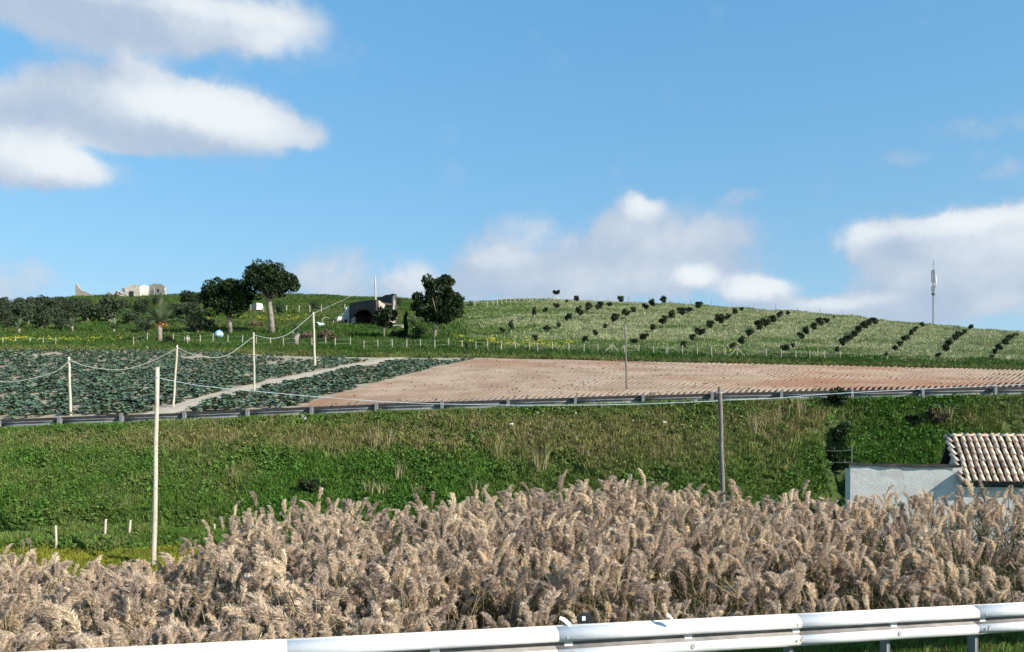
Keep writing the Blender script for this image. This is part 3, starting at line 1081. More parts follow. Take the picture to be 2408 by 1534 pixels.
cable('overhead_cable', spline([P(368, 888, 24.2), P(468, 907, 24.4), P(606, 921, 24.7), P(802, 938, 25.1), P(963, 948, 25.5), P(1194, 953, 26), P(1452, 952, 26.7), P(1694, 943, 27.4)]), 0.010, 'blue_cable',
      'long thin cable hanging across the bank between the thick pale pole and the dark pole')
cable('overhead_cable', spline([P(1694, 942, 27.4), P(1836, 936, 28.2), P(1932, 928, 28.8), P(2150, 916, 30), P(2500, 900, 31.5)]), 0.010, 'blue_cable',
      'thin cable running right from the dark pole to the picture edge')

# ------------------------------------------------------------------ tiled house and shed


def prism(poly, depth):
    """poly: [(x, z)...] in the x/z plane, extruded from y=0 to y=depth; returns verts, faces"""
    n = len(poly)
    v = [(x, 0, z) for x, z in poly] + [(x, depth, z) for x, z in poly]
    f = [tuple(range(n)), tuple(range(2 * n - 1, n - 1, -1))]
    for i in range(n):
        j = (i + 1) % n
        f.append((i, i + n, j + n, j))
    return v, f


def wall_with_holes(mb, x0, x1, z0, z1, y0, y1, holes):
    """wall slab pierced by rectangular holes (hx0, hx1, hz0, hz1), all on one level"""
    if not holes:
        mb.box(((x0 + x1) / 2, (y0 + y1) / 2, (z0 + z1) / 2), (x1 - x0, y1 - y0, z1 - z0)); return
    a, b = holes[0][2], holes[0][3]
    cy, dy = (y0 + y1) / 2, y1 - y0
    mb.box(((x0 + x1) / 2, cy, (z0 + a) / 2), (x1 - x0, dy, a - z0))
    mb.box(((x0 + x1) / 2, cy, (z1 + b) / 2), (x1 - x0, dy, z1 - b))
    xs = [x0] + [h for hh in holes for h in hh[:2]] + [x1]
    for i in range(0, len(xs), 2):
        mb.box(((xs[i] + xs[i + 1]) / 2, cy, (a + b) / 2), (xs[i + 1] - xs[i], dy, b - a))


def tile_mesh(name, L, r0, r1, mat, up=True):
    """half-round clay tile, wide end at y=0, 14 mm thick"""
    n = 6
    sgn = 1 if up else -1
    v = []
    for y, r in ((0, r0), (L, r1)):
        for rr in (r, r - 0.014):
            for k in range(n + 1):
                t = math.pi * k / n
                v.append((rr * math.cos(t), y, sgn * rr * math.sin(t) * 0.85))
    m = n + 1
    f = []
    for k in range(n):
        f.append((k, k + 1, 2 * m + k + 1, 2 * m + k))
        f.append((m + k, 3 * m + k, 3 * m + k + 1, m + k + 1))
        f.append((k, m + k, m + k + 1, k + 1))
        f.append((2 * m + k, 2 * m + k + 1, 3 * m + k + 1, 3 * m + k))
    f.append((0, 2 * m, 3 * m, m)); f.append((n, m + n, 3 * m + n, 2 * m + n))
    me = mesh_from(name, v, f, mat)
    me.polygons.foreach_set('use_smooth', [True] * len(me.polygons))
    return me


def house():
    O = P(2270, 1131, 25.0)
    rz = -math.radians(15)
    zg = -1.55                     # ground level here
    root = empty('tiled_house', (O.x, O.y, zg), rz)
    tag(root, 'small rendered house with lichened clay tile roof at the right edge', 'house')
    ze = O.z - zg                  # eave height
    run, rise = 1.6, 1.43
    Lh = 6.0
    pitch = math.atan2(rise, run)
    wl = MB()
    wl.box((Lh / 2, 0.35, ze / 2 - 0.1), (Lh, 0.25, ze - 0.2))
    wl.box((Lh / 2 + 0.1, 2 * run - 0.35, ze / 2 - 0.1), (Lh - 0.2, 0.25, ze - 0.2))
    v, f = prism([(0.5, 0), (2 * run - 0.5, 0), (2 * run - 0.5, ze - 0.2), (run, ze + rise - 0.5), (0.5, ze - 0.2)], 0.2)
    v = [(0.06 + y, x, z) for x, y, z in v]
    wl.add(v, [t[::-1] for t in f])
    wl.add([(x + Lh - 0.35, y, z) for x, y, z in v], [t[::-1] for t in f])
    wl.build('wall', M['roughcast'], root)
    roof = MB()
    for s in (1, -1):
        vs = []
        for (yy, zz) in ((0.0, -0.05), (run, rise - 0.05), (run, rise - 0.13), (0.0, -0.13)):
            y = yy if s == 1 else 2 * run - yy
            vs += [(-0.08, y, ze + zz), (Lh + 0.1, y, ze + zz)]
        fs = [(0, 1, 3, 2), (4, 5, 7, 6), (0, 6, 7, 1), (0, 2, 4, 6), (1, 7, 5, 3)]
        roof.add(vs, fs)
    ro = roof.build('roof', M['dark_edge'], root)
    cover = tile_mesh('tile', 0.44, 0.074, 0.058, M['tile'])
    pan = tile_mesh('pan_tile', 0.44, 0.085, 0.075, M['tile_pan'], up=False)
    slope = math.hypot(run, rise)
    rows, pitchx = 7, 0.195
    step = (slope + 0.02) / rows
    r = random.Random(3)
    cols = int(Lh / pitchx)
    for c in range(cols):
        bend = 0.03 * math.sin(c * 0.9)
        for k in range(rows):
            d = k * step - 0.09
            y, z = d * math.cos(pitch), ze + d * math.sin(pitch)
            link('tile', cover, ro, (c * pitchx + 0.1 + r.uniform(-0.012, 0.012) + bend * k / rows, y, z + 0.035 + r.uniform(0, 0.012)), (pitch - 0.05 + r.uniform(-0.02, 0.02), 0, r.uniform(-0.05, 0.05)), (1, 1, 1.0))
            if c < 14:
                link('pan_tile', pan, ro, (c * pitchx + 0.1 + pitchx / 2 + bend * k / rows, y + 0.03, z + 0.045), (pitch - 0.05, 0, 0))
    rid = tile_mesh('ridge_tile', 0.42, 0.105, 0.09, M['tile'])
    for k in range(16):
        link('ridge_tile', rid, ro, (-0.06 + k * 0.38, run, ze + rise - 0.02), (0.03, 0, -math.pi / 2 + r.uniform(-0.05, 0.05)))
    for k in range(7):
        d = k * step - 0.06
        link('verge_tile', cover, ro, (-0.04, d * math.cos(pitch), ze + d * math.sin(pitch) + 0.0), (pitch - 0.04, -0.5, 0))
    # lean-to shed on the same front line
    sh = empty('shed', (O.x, O.y, zg), rz)
    tag(sh, 'low roughcast grey-white shed with flat dark roof edge beside the tiled house', 'shed')
    _t = (2003 - CX) / F
    L = (O.x - _t * O.y) / (math.cos(rz) - _t * math.sin(rz))
    zt = CZ - 1.27 - zg

    def along(px):
        t = (px - CX) / F
        # point on the front line seen at this column
        return (O.x - t * O.y) / (-(math.cos(rz)) + t * math.sin(rz)) if False else -((O.x - t * O.y) / (math.cos(rz) - t * math.sin(rz)))
    w = MB()
    hs = []
    for a, b in ((2140, 2160), (2178, 2203)):
        hs.append((along(a), along(b), CZ - 2.62 - zg, CZ - 2.36 - zg))
    wall_with_holes(w, -L, 0.0, 0.0, zt - 0.1, 0.30, 0.52, hs)
    w.box((-L + 0.1, 0.96, zt / 2 - 0.12), (0.2, 0.86, zt - 0.24))
    w.build('wall', M['roughcast'], sh)
    rb = random.Random(5)
    rm = MB()
    n = 14
    top, bot = [], []
    for i in range(n + 1):
        x = -L - 0.04 + (L - 0.02) * i / n
        lo = -0.04 - (0.05 if i > 4 else 0) - rb.uniform(0, 0.025)
        rm_y = 0.24 + rb.uniform(-0.02, 0.02)
        top.append((x, rm_y, zt - 0.02 + rb.uniform(-0.01, 0.015))); bot.append((x, rm_y, zt - 0.06 + lo * 0.6))
    vs = top + bot + [(x, 1.45, z - 0.13) for x, y, z in top]
    fs = []
    for i in range(n):
        fs += [(i, n + 1 + i, n + 2 + i, i + 1), (i, i + 1, 2 * (n + 1) + i + 1, 2 * (n + 1) + i)]
    rm.add(vs, fs)
    rm.build('roof', M['dark_edge'], sh)
    MB().box((-1.55, 0.96, zt * 0.40), (2.5, 0.7, zt * 0.72)).build('interior_shade', M['black'], sh)  # black block painting the inside dark behind the wall openings
    # wire fence stub left of the shed
    fe = empty('wire_fence', P(2003, 1090, 26.4))
    tag(fe, 'thin metal fence post with wires at the left corner of the shed', 'fence')
    MB().tube([(0, 0, -1.2), (0, 0, 0.62)], 0.014, 6).build('post', M['old_and_shaded_steel'], fe)
    for dz in (0.45, 0.05, -0.35):
        MB().tube([(0, 0, dz), (-0.35, 0.1, dz - 0.03), (-0.75, 0.25, dz - 0.02)], 0.004, 5).build('wire', M['wire'], fe)


house()

# ------------------------------------------------------------------ ruins on the hill


def jag(poly, amp, rng, step=0.35):
    """roughen the edges of an outline"""
    out = []
    n = len(poly)
    for i in range(n):
        a, b = poly[i], poly[(i + 1) % n]
        L = math.hypot(b[0] - a[0], b[1] - a[1])
        k = max(1, int(L / step))
        for j in range(k):
            t = j / k
            q = (a[0] + (b[0] - a[0]) * t, a[1] + (b[1] - a[1]) * t)
            if j and q[1] > 0.2:
                q = (q[0] + rng.uniform(-amp, amp), q[1] + rng.uniform(-amp, amp))
            out.append(q)
    return out


def rock_mesh(name, seed, mat, n=2):
    bm = bmesh.new()
    bmesh.ops.create_icosphere(bm, subdivisions=n, radius=1.0)
    r = random.Random(seed)
    ph = [r.uniform(0, 6) for _ in range(6)]
    for v in bm.verts:
        c = v.co
        k = 1 + 0.22 * math.sin(3 * c.x + ph[0]) + 0.2 * math.sin(4 * c.y + ph[1]) + 0.18 * math.sin(5 * c.z + ph[2]) + r.uniform(-0.08, 0.08)
        v.co = c * k
        v.co.z *= 0.75
    me = bpy.data.meshes.new(name)
    bm.to_mesh(me); bm.free()
    me.materials.append(mat)
    return me


ROCKS = [rock_mesh('rock', s, M['rock'], 1) for s in range(5)]


def barn():
    x, y, z = ground_at(850, 766, 95)
    rr = random.Random(2)
    sc = y / F
    A = P(821, 762, y)                       # left jamb of the arch front
    e1 = Vector((0.68, -0.733, 0)); e2 = Vector((0.733, 0.68, 0))
    rz = math.atan2(e1.y, e1.x)
    base = hgt(A.x, A.y)
    root = empty('ruined_barn', (A.x, A.y, A.z - 0.3), rz)
    tag(root, 'roofless ruined barn with dark arch and broken whitewashed walls', 'ruin')
    h = 45 * sc + 0.3
    # width of the front so that it ends at column 882
    t = (884 - CX) / F
    wdt = (t * A.y - A.x) / (e1.x - t * e1.y)
    d = 0.5
    ax0, ax1 = wdt * 0.13, wdt * 0.86
    ar = (ax1 - ax0) / 2
    zc = h * 0.22
    pts = [(0, 0), (ax0, 0)]
    for k in range(0, 13):
        a = math.pi * (1 - k / 12)
        pts.append(((ax0 + ax1) / 2 + ar * math.cos(a), zc + min(ar, h * 0.42) * math.sin(a)))
    pts += [(ax1, 0), (wdt, 0), (wdt, h * 0.97), (wdt * 0.6, h * 1.02), (wdt * 0.25, h * 1.06), (0.25, h * 1.05), (0, h * 0.93)]
    v, f = prism(pts, d)
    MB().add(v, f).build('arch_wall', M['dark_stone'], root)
    MB().box((wdt * 0.62, -0.03, h * 1.03), (wdt * 0.62, 0.12, 0.07), M=Matrix.Rotation(0.06, 3, 'Y')).build('coping', M['old_stone'], root)
    # side wall at the right end, facing the sun
    depth = 3.0
    poly = jag([(0, 0), (depth, 0), (depth, h * 1.30), (depth * 0.94, h * 1.2), (depth * 0.9, h * 0.62), (depth * 0.62, h * 0.5), (depth * 0.5, h * 0.72), (depth * 0.3, h * 0.80), (0, h * 0.96)], 0.16, rr)
    v, f = prism(poly, 0.45)
    v = [(wdt - 0.02 - yy, d + xx, zz) for xx, yy, zz in v]
    MB().add(v, f).build('side_wall', M['old_stone'], root)
    v, f = prism(jag([(0.0, h * 0.35), (1.3, h * 0.42), (1.5, h * 0.68), (0.9, h * 0.84), (0, h * 0.94)], 0.08, rr), 0.05)
    MB().add([(wdt + 0.012 - yy, d + xx, zz) for xx, yy, zz in v], f).build('plaster_patch', M['whitewash'], root)
    bwd = wdt * 1.0
    poly = jag([(0, 0), (bwd, 0), (bwd, h * 1.36), (bwd * 0.8, h * 1.38), (bwd * 0.45, h * 1.36), (bwd * 0.2, h * 1.34), (bwd * 0.12, h * 1.15), (0, h * 1.05)], 0.09, rr)
    v, f = prism(poly, 0.5)
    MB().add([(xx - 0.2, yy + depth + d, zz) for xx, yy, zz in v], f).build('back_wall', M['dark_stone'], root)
    v, f = prism(jag([(0, 0), (depth, 0), (depth, h * 1.05), (0, h * 0.9)], 0.08, rr), 0.4)
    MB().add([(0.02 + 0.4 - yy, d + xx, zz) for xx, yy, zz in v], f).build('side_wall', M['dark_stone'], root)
    v, f = prism([(0.3, h * 0.82), (wdt - 0.4, h * 0.82), (wdt - 0.4, h * 0.9), (0.3, h * 0.9)], depth)
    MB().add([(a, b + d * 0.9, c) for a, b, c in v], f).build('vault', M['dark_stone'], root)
    # stub wall coming forward from the left jamb: stepped, whitewashed
    fl = 2.1
    poly = [(0, 0), (fl * 1.0, 0), (fl * 1.05, h * 0.22), (fl * 0.92, h * 0.40), (fl * 0.6, h * 0.38), (fl * 0.55, h * 0.55), (fl * 0.3, h * 0.62), (fl * 0.26, h * 0.84), (fl * 0.06, h * 0.9), (0, h * 0.95)]
    v, f = prism(jag(poly, 0.07, rr), 0.4)
    st = MB().add([(0.02 - yy, -0.01 - xx, zz) for xx, yy, zz in v], [q[::-1] for q in f]).build('stub_wall', M['whitewash'], root)
    MB().box((0.03, -0.62, h * 0.14), (0.06, 0.5, h * 0.28)).build('doorway_shade', M['black'], st)  # black slab standing for the shade inside the opening
    # bricks left in the archway
    for k in range(4):
        MB().box((ax0 + 0.28, 0.12 + 0.1 * (k % 2), 0.45 + k * 0.24), (0.45, 0.3, 0.2)).build('brick', M['brick'] if k in (1, 3) else M['whitewash'], root)
    MB().box((ax0 - 0.05, -0.06, 0.5), (0.12, 0.1, 1.0)).build('jamb', M['whitewash'], root)
    return base


barn()


def hill_ruin():
    Y = 187.0
    sc = Y / F
    rr = random.Random(9)
    # free-standing wall fragment
    A = P(177, 697, Y)
    o = empty('ruined_wall', (A.x, A.y, A.z - 0.3), -math.radians(8))
    tag(o, 'pointed fragment of old stone wall alone on the left skyline', 'ruin')
    p = [(x * sc, z * sc + 0.3) for x, z in ((0, -8), (45, -8), (42, 3), (29, 9), (18, 12), (12, 17), (6, 25), (2, 31), (0, 29))]
    v, f = prism(jag(p, 0.08, rr, 0.5), 0.6)
    MB().add(v, f).build('masonry', M['old_stone'], o)
    # main ruin
    A = P(296, 697, Y)
    o = empty('ruined_farmhouse', (A.x, A.y, A.z - 0.3), math.radians(14))
    tag(o, 'roofless stone farmhouse ruin with white plaster patch on the left hilltop', 'ruin')

    def pw(pts, y, dd, name, mat, rz=0.0, ox=0.0):
        v, f = prism(jag([(a * sc, b * sc + 0.3) for a, b in pts], 0.12, rr, 0.6), dd)
        c, s = math.cos(rz), math.sin(rz)
        v = [(ox * sc + a * c - b * s, y + a * s + b * c, z) for a, b, z in v]
        return MB().add(v, f).build(name, mat, o)
    pw([(0, -6), (52, -6), (52, 27), (40, 24), (30, 23), (14, 22), (6, 21), (0, 20)], 0, 0.6, 'front_wall', M['old_stone'])
    pw([(2, 18), (26, 18), (26, 32), (14, 31), (2, 32)], 2.0, 0.6, 'rear_wall', M['old_stone'])
    pw([(0, 0), (7, 0), (3, 9), (0, 8)], 1.2, 0.4, 'plaster_gable', M['whitewash'], 0, 26)
    pw([(0, 2), (21, 2), (21, 25), (10, 28), (0, 24)], -0.14, 0.12, 'plaster_patch', M['whitewash'], 0, 29.5)
    pw([(0, -6), (44, -6), (43, 24), (36, 29), (10, 31), (0, 27)], -0.02, 0.6, 'side_wall', M['old_stone'], -0.5, 50)
    pw([(0, -2), (3, -2), (3, 24), (0, 24)], -0.7, 0.3, 'plaster_strip', M['whitewash'], -0.5, 62)
    pw([(0, 0), (9, 0), (9, 12), (0, 12)], -0.16, 0.1, 'doorway_shade', M['black'], 0, 8)  # darkness of a door opening painted as a black slab on the wall
    pw([(0, 10), (5, 10), (5, 18), (0, 18)], -1.15, 0.08, 'window_shade', M['black'], -0.5, 70)  # black slab for the shade within a window opening
    pw([(0, -4), (5, -4), (2, 10), (0, 18)], -3.4, 0.5, 'end_jamb', M['whitewash'], -0.3, 90)
    # rubble with fallen slabs beside it
    for (px, py, w, hh, lab) in ((262, 693, 30, 10, 'dark'), (285, 687, 22, 18, 'white'), (275, 700, 40, 8, 'pale')):
        p = P(px, py, Y - 1.2)
        m = MB()
        for k in range(5):
            R = Euler((rr.uniform(-.5, .5), rr.uniform(-.6, .6), rr.uniform(0, 3)), 'XYZ').to_matrix()
            m.box((rr.uniform(-.4, .4) * w * sc, rr.uniform(-.5, .5), rr.uniform(-.3, .3) * hh * sc), (w * sc * rr.uniform(.3, .6), 0.8, hh * sc * rr.uniform(.25, .5)), M=R)
        q = m.build('rubble_heap', M['old_stone'], None, loc=p)
        tag(q, '%s heap of broken slabs at the left side of the hilltop ruin' % {'dark': 'leftmost', 'white': 'upper right', 'pale': 'low pale front'}[lab], 'rubble', 'rubble beside the hilltop ruin')


hill_ruin()


def cistern():
    x, y, z = ground_at(600, 735, 100)
    sc = y / F
    o = empty('cistern', (x - 9 * sc, y, z), math.radians(-30))
    tag(o, 'small white-sided concrete cistern on a slab behind the umbrella pines', 'cistern')
    MB().box((1.0, 0.8, 0.1), (3.2, 2.2, 0.3)).build('slab', M['dark_stone'], o)
    MB().box((0.55, 0.9, 0.95), (1.2, 1.6, 1.35)).build('dark_side', M['old_stone'], o)
    v, f = prism([(0, 0.26), (1.3, 0.26), (1.5, 1.0), (1.5, 1.7), (0, 1.7)], 0.15)
    MB().add([(1.17 + b, 0.1 + a, c) for a, b, c in v], [q[::-1] for q in f]).build('white_side', M['whitewash'], o)


cistern()

# ------------------------------------------------------------------ mast


def mast():
    Y = 172.0
    b = P(2195, 770, Y); t = P(2195, 614, Y)
    H = t.z - b.z
    o = empty('lattice_mast', b, 0.4)
    tag(o, 'slim grey lattice radio mast with antennas on the right skyline', 'mast')
    w = 0.22
    hl = H * 0.86
    cs = [(w * math.cos(a), w * math.sin(a)) for a in (0, 2.094, 4.189)]
    for cx_, cy_ in cs:
        MB().tube([(cx_, cy_, -0.5), (cx_ * 0.8, cy_ * 0.8, hl)], 0.05, 6).build('leg', M['mast'], o)
    n = 26
    for i in range(n):
        z0, z1 = hl * i / n, hl * (i + 1) / n
        m = MB()
        for k in range(3):
            a, c = cs[k], cs[(k + 1) % 3]
            m.tube([(a[0], a[1], z0), (c[0], c[1], z1)], 0.028, 4, False)
            m.tube([(a[0], a[1], z1), (c[0], c[1], z1)], 0.028, 4, False)
        m.build('brace', M['mast'], o)
    MB().tube([(0, 0, hl - 0.2), (0, 0, H)], 0.045, 6).build('whip', M['mast_dark'], o)
    for z_, s in ((0.93, 0.2), (0.97, 0.14), (1.0, 0.16)):
        MB().box((0, 0, H * z_), (s * 2, 0.06, 0.08)).build('crossbar', M['mast_dark'], o)
    for z_, hh in ((0.80, 1.9), (0.71, 1.0), (0.58, 1.2)):
        for k, a in enumerate((0.2, 2.3, 4.4)):
            MB().box((0.34 * math.cos(a), 0.34 * math.sin(a), H * z_), (0.13, 0.10, hh), a).build('panel_antenna', M['mast_dark'], o)
    MB().tube([(0.45, -0.1, H * 0.60), (0.62, -0.16, H * 0.70), (0.50, -0.12, H * 0.78)], [0.10, 0.16, 0.09], 10).build('radome', M['white_plastic'], o, True)
    MB().tube([(-0.4, -0.3, H * 0.50), (-0.52, -0.55, H * 0.50)], [0.42, 0.36], 14).build('dish', M['mast_dark'], o, True)


mast()

# ------------------------------------------------------------------ trees


def tree(name, base, trunk, crown_me, label, cat, crown_loc, mat_bark='bark', limbs=(), group=None):
    o = empty(name, base)
    tag(o, label, cat, group)
    MB().tube([p for p, r in trunk], [r for p, r in trunk], 9).build('trunk', M[mat_bark], o, True)
    for a in limbs:
        MB().tube(a[0], a[1], 6).build('limb', M[mat_bark], o, True)
    link('crown', crown_me, o, crown_loc)
    return o


def pines():
    r = np.random.default_rng(21)
    # tall umbrella pine
    x, y, z = ground_at(640, 788, 88)
    s = y / F
    cx_, cz_ = (634.6 - 640) * s, (787 - 658) * s
    R = (72 * s, 63 * s, 44 * s)
    cl = clumpset(r, R, 95, 0.85, -0.55, 0.8)
    cl += [(math.cos(a) * R[0] * 0.78, math.sin(a) * R[1] * 0.78, -R[2] * r.uniform(0.2, 0.75), 0.9, 0.9, 0.55) for a in np.linspace(0, 6.28, 14)[:-1]]
    me = leaf_cloud('crown', cl, 15000, 0.30, 5, M['pine_leaf'], 0.5, 0.5, 0.28)
    th = 86 * s
    trunk = [((0, 0, -0.4), 0.42), ((-0.05, 0, 1.2), 0.36), ((-0.15, 0, 2.6), 0.33), ((-0.35, 0, 4.0), 0.31), ((-0.30, 0, th), 0.27)]
    limbs = []
    for a, l in ((0.2, 2.4), (1.4, 2.2), (2.6, 2.3), (3.5, 2.6), (4.6, 2.1), (5.5, 2.2)):
        limbs.append(([(-0.30, 0, th - 0.3), (-0.3 + math.cos(a) * l * 0.45, math.sin(a) * l * 0.45, th + 1.0), (-0.3 + math.cos(a) * l, math.sin(a) * l, th + 2.2)], [0.2, 0.13, 0.06]))
    tree('pine_tree', (x, y, z), trunk, me, 'tall umbrella pine with bare pale trunk beside the darker pine', 'tree', (cx_, 0, cz_), 'bark', limbs)
    # shorter, darker pine on its left
    x, y, z = ground_at(542, 788, 88)
    s = y / F
    R = (62 * s, 56 * s, 46 * s)
    cl = clumpset(r, R, 80, 0.85, -0.9, 0.85)
    cl += [((-20) * s, 0, 30 * s, 0.9, 0.9, 0.8), (32 * s, 0.3, 24 * s, 1.0, 1.0, 0.9), (-36 * s, 0.4, -34 * s, 1.2, 1.2, 0.9), (18 * s, 0, -40 * s, 1.1, 1.1, 0.8), (40 * s, -0.4, -28 * s, 1.0, 1.0, 0.8)]
    me = leaf_cloud('crown', cl, 14000, 0.30, 6, M['pine_leaf'], 0.4, 0.5, 0.28)
    th = 44 * s
    trunk = [((0, 0, -0.4), 0.33), ((-0.08, 0, 1.4), 0.27), ((-0.22, 0, th), 0.24), ((-0.5, 0, th + 2.0), 0.18)]
    limbs = [([(-0.22, 0, th), (math.cos(a) * 1.1 - 0.3, math.sin(a) * 1.1, th + 0.7), (math.cos(a) * 2.0 - 0.4, math.sin(a) * 2.0, th + 1.8)], [0.15, 0.1, 0.05]) for a in (0.3, 1.6, 2.9, 4.2, 5.3)]
    tree('pine_tree', (x, y, z), trunk, me, 'dark rounded pine leaning against the taller umbrella pine', 'tree', (-12 * s, 0, 92 * s), 'bark', limbs)
    # big pine right of the barn
    x, y, z = ground_at(1019, 800, 84)
    s = y / F
    cl = []
    for (px, py, rx, rz_, n) in ((1036, 690, 40, 40, 34), (1040, 735, 44, 26, 26), (985, 708, 18, 24, 12), (1000, 735, 30, 22, 14), (1065, 715, 26, 36, 22), (1010, 668, 16, 18, 7), (1048, 660, 16, 12, 7)):
        for q in clumpset(r, (rx * s, rx * s * 0.9, rz_ * s), n, 0.62, -0.9, 0.8):
            cl.append((q[0] + (px - 1019) * s, q[1], q[2] + (800 - py) * s, q[3], q[4], q[5]))
    me = leaf_cloud('crown', cl, 15000, 0.30, 7, M['pine_leaf'], 0.7, 0.45, 0.24)
    trunk = [((0, 0, -0.4), 0.24), ((0.25, 0, 1.2), 0.20), ((0.55, 0, 2.6), 0.18), ((0.8, 0, 4.5), 0.13), ((0.9, 0, 6.6), 0.05)]
    limbs = [([(0.6, 0, 2.8), (0.6 + math.cos(a) * 1.2, math.sin(a) * 1.2, 3.6), (0.6 + math.cos(a) * 2.3, math.sin(a) * 2.0, 4.9)], [0.1, 0.07, 0.03]) for a in (0.1, 1.3, 2.5, 3.4, 4.5, 5.6)]
    tree('pine_tree', (x, y, z), trunk, me, 'bushy dark pine with leaning trunk right of the ruined barn', 'tree', (0, 0, 0), 'bark', limbs)
    # dark broadleaf tree in front of the barn
    x, y, z = ground_at(902, 797, 84)
    s = y / F
    cl = clumpset(r, (31 * s, 27 * s, 28 * s), 55, 0.42, -1, 0.9)
    me = leaf_cloud('crown', cl, 5600, 0.24, 8, M['dark_leaf'], 0.2, 0.4, 0.35)
    trunk = [((0, 0, -0.3), 0.15), ((0.05, 0, 1.2), 0.12), ((0.0, 0, 2.6), 0.07), ((0.15, 0, 3.6), 0.04)]
    limbs = [([(0.0, 0, 1.3), (math.cos(a) * 0.7, math.sin(a) * 0.7, 2.2), (math.cos(a) * 1.2, math.sin(a) * 1.2, 3.1)], [0.07, 0.05, 0.02]) for a in (0.1, 1.5, 2.8, 4.4)]
    tree('dark_tree', (x, y, z), trunk, me, 'small near-black leafy tree in front of the ruined barn', 'tree', (4 * s, 0, 52 * s), 'bark', limbs)
    # cypress
    x, y, z = ground_at(954, 802, 84)
    s = y / F
    cl = [(r.uniform(-1.5, 1.5) * s, r.uniform(-1.5, 1.5) * s, h * s, 5 * s * (1.1 - 0.8 * abs(h / 66 - 0.35)), 5 * s * (1.1 - 0.8 * abs(h / 66 - 0.35)), 6 * s) for h in range(6, 64, 3)]
    me = leaf_cloud('crown', cl, 1800, 0.2, 9, M['dark_leaf'], 1.2, 0.3, 0.3)
    tree('cypress', (x, y, z), [((0, 0, -0.3), 0.09), ((0, 0, 1.0), 0.08), ((0, 0, 3.0), 0.04)], me, 'narrow dark cypress sapling beside the palm near the barn', 'tree', (0, 0, 0))


pines()


def frond_mesh(L, w, droop, seed, mat, n=11):
    """feather palm frond along +x, arching down"""
    r = random.Random(seed)
    v, f = [], []
    pts = []
    for i in range(n + 1):
        t = i / n
        pts.append(Vector((L * (t - 0.10 * droop * t ** 3), 0, L * (0.55 * t - droop * 0.62 * t * t))))
    for i in range(n):
        a, b = pts[i], pts[i + 1]
        k = len(v)
        rr = 0.03 * (1 - i / n) + 0.008
        v += [a + Vector((0, -rr, 0)), a + Vector((0, rr, 0)), b + Vector((0, rr, 0)), b + Vector((0, -rr, 0))]
        f.append((k, k + 1, k + 2, k + 3))
        if i == 0:
            continue
        t = i / n
        ll = w * (math.sin(math.pi * min(1, t * 0.95 + 0.08)) ** 0.6) * r.uniform(0.85, 1.1)
        d = (b - a).normalized()
        for s in (-1, 1):
            for q in (0.2, 0.7):
                c = a.lerp(b, q)
                tip = c + Vector((0, s * ll, 0)) + d * ll * 0.75 + Vector((0, 0, -0.12 * ll + 0.18 * ll * (1 - t)))
                k = len(v)
                v += [c - d * 0.04, c + d * 0.05, tip]
                f.append((k, k + 1, k + 2))
    return mesh_from('frond', v, f, mat)


FR = [frond_mesh(2.9, 0.5, d, i, M['palm_leaf']) for i, d in enumerate((0.35, 0.6, 0.85, 1.15))]
FR_S = [frond_mesh(1.5, 0.32, d, i + 9, M['palm_leaf'], 8) for i, d in enumerate((0.4, 0.8, 1.1))]


def palm(px, py, top_py, label, nfr, big=True, fruit=False, y0=84, lean=0.0, rad=0.14):
    x, y, z = ground_at(px, py, y0)
    s = y / F
    H = (py - top_py) * s
    o = empty('palm_tree', (x, y, z))
    tag(o, label, 'palm')
    MB().tube([(0, 0, -0.3), (lean * 0.3, 0, H * 0.4), (lean, 0, H)], [rad * 1.2, rad, rad * 1.15], 9).build('trunk', M['palm_bark'], o, True)
    r = random.Random(int(px))
    lib = FR if big else FR_S
    for i in range(nfr):
        k = r.choice(range(len(lib)))
        up = r.uniform(0.0, 1.15) if k < 2 else r.uniform(-0.25, 0.6)
        link('frond', lib[k], o, (lean, 0, H), (r.uniform(-.25, .25), -up, i * 2.399 + r.uniform(-.2, .2)), r.uniform(0.85, 1.1))
    if fruit:
        for i in range(9):
            a = i * 0.7
            cl = [(0, 0, 0, 0.20, 0.20, 0.22)]
            me = leaf_cloud('fruit_cluster', cl, 34, 0.12, i, M['palm_fruit'], 0, 0.1)
            link('fruit_cluster', me, o, (math.cos(a) * 0.5 + 0.1, math.sin(a) * 0.42, H + 0.05 + 0.16 * math.sin(i * 2.0)))
    return o


palm(376, 808, 765, 'tall date palm with orange fruit at the foot of the olive grove', 34, True, True, rad=0.24)
palm(45, 790, 775, 'squat young palm near the left edge below the olive grove', 14, False)
palm(170, 783, 768, 'young palm with pale arching fronds below the middle of the grove', 16, False)
palm(268, 787, 776, 'small dark young palm left of the date palm', 13, False)
palm(692, 815, 785, 'shaggy dead palm stump leaning between the fence and the umbrella pine', 12, False, False, 84, 0.3, 0.3)
palm(974, 792, 768, 'bushy palm with pale fronds between the cypress and the big pine', 22, False, False, 84)

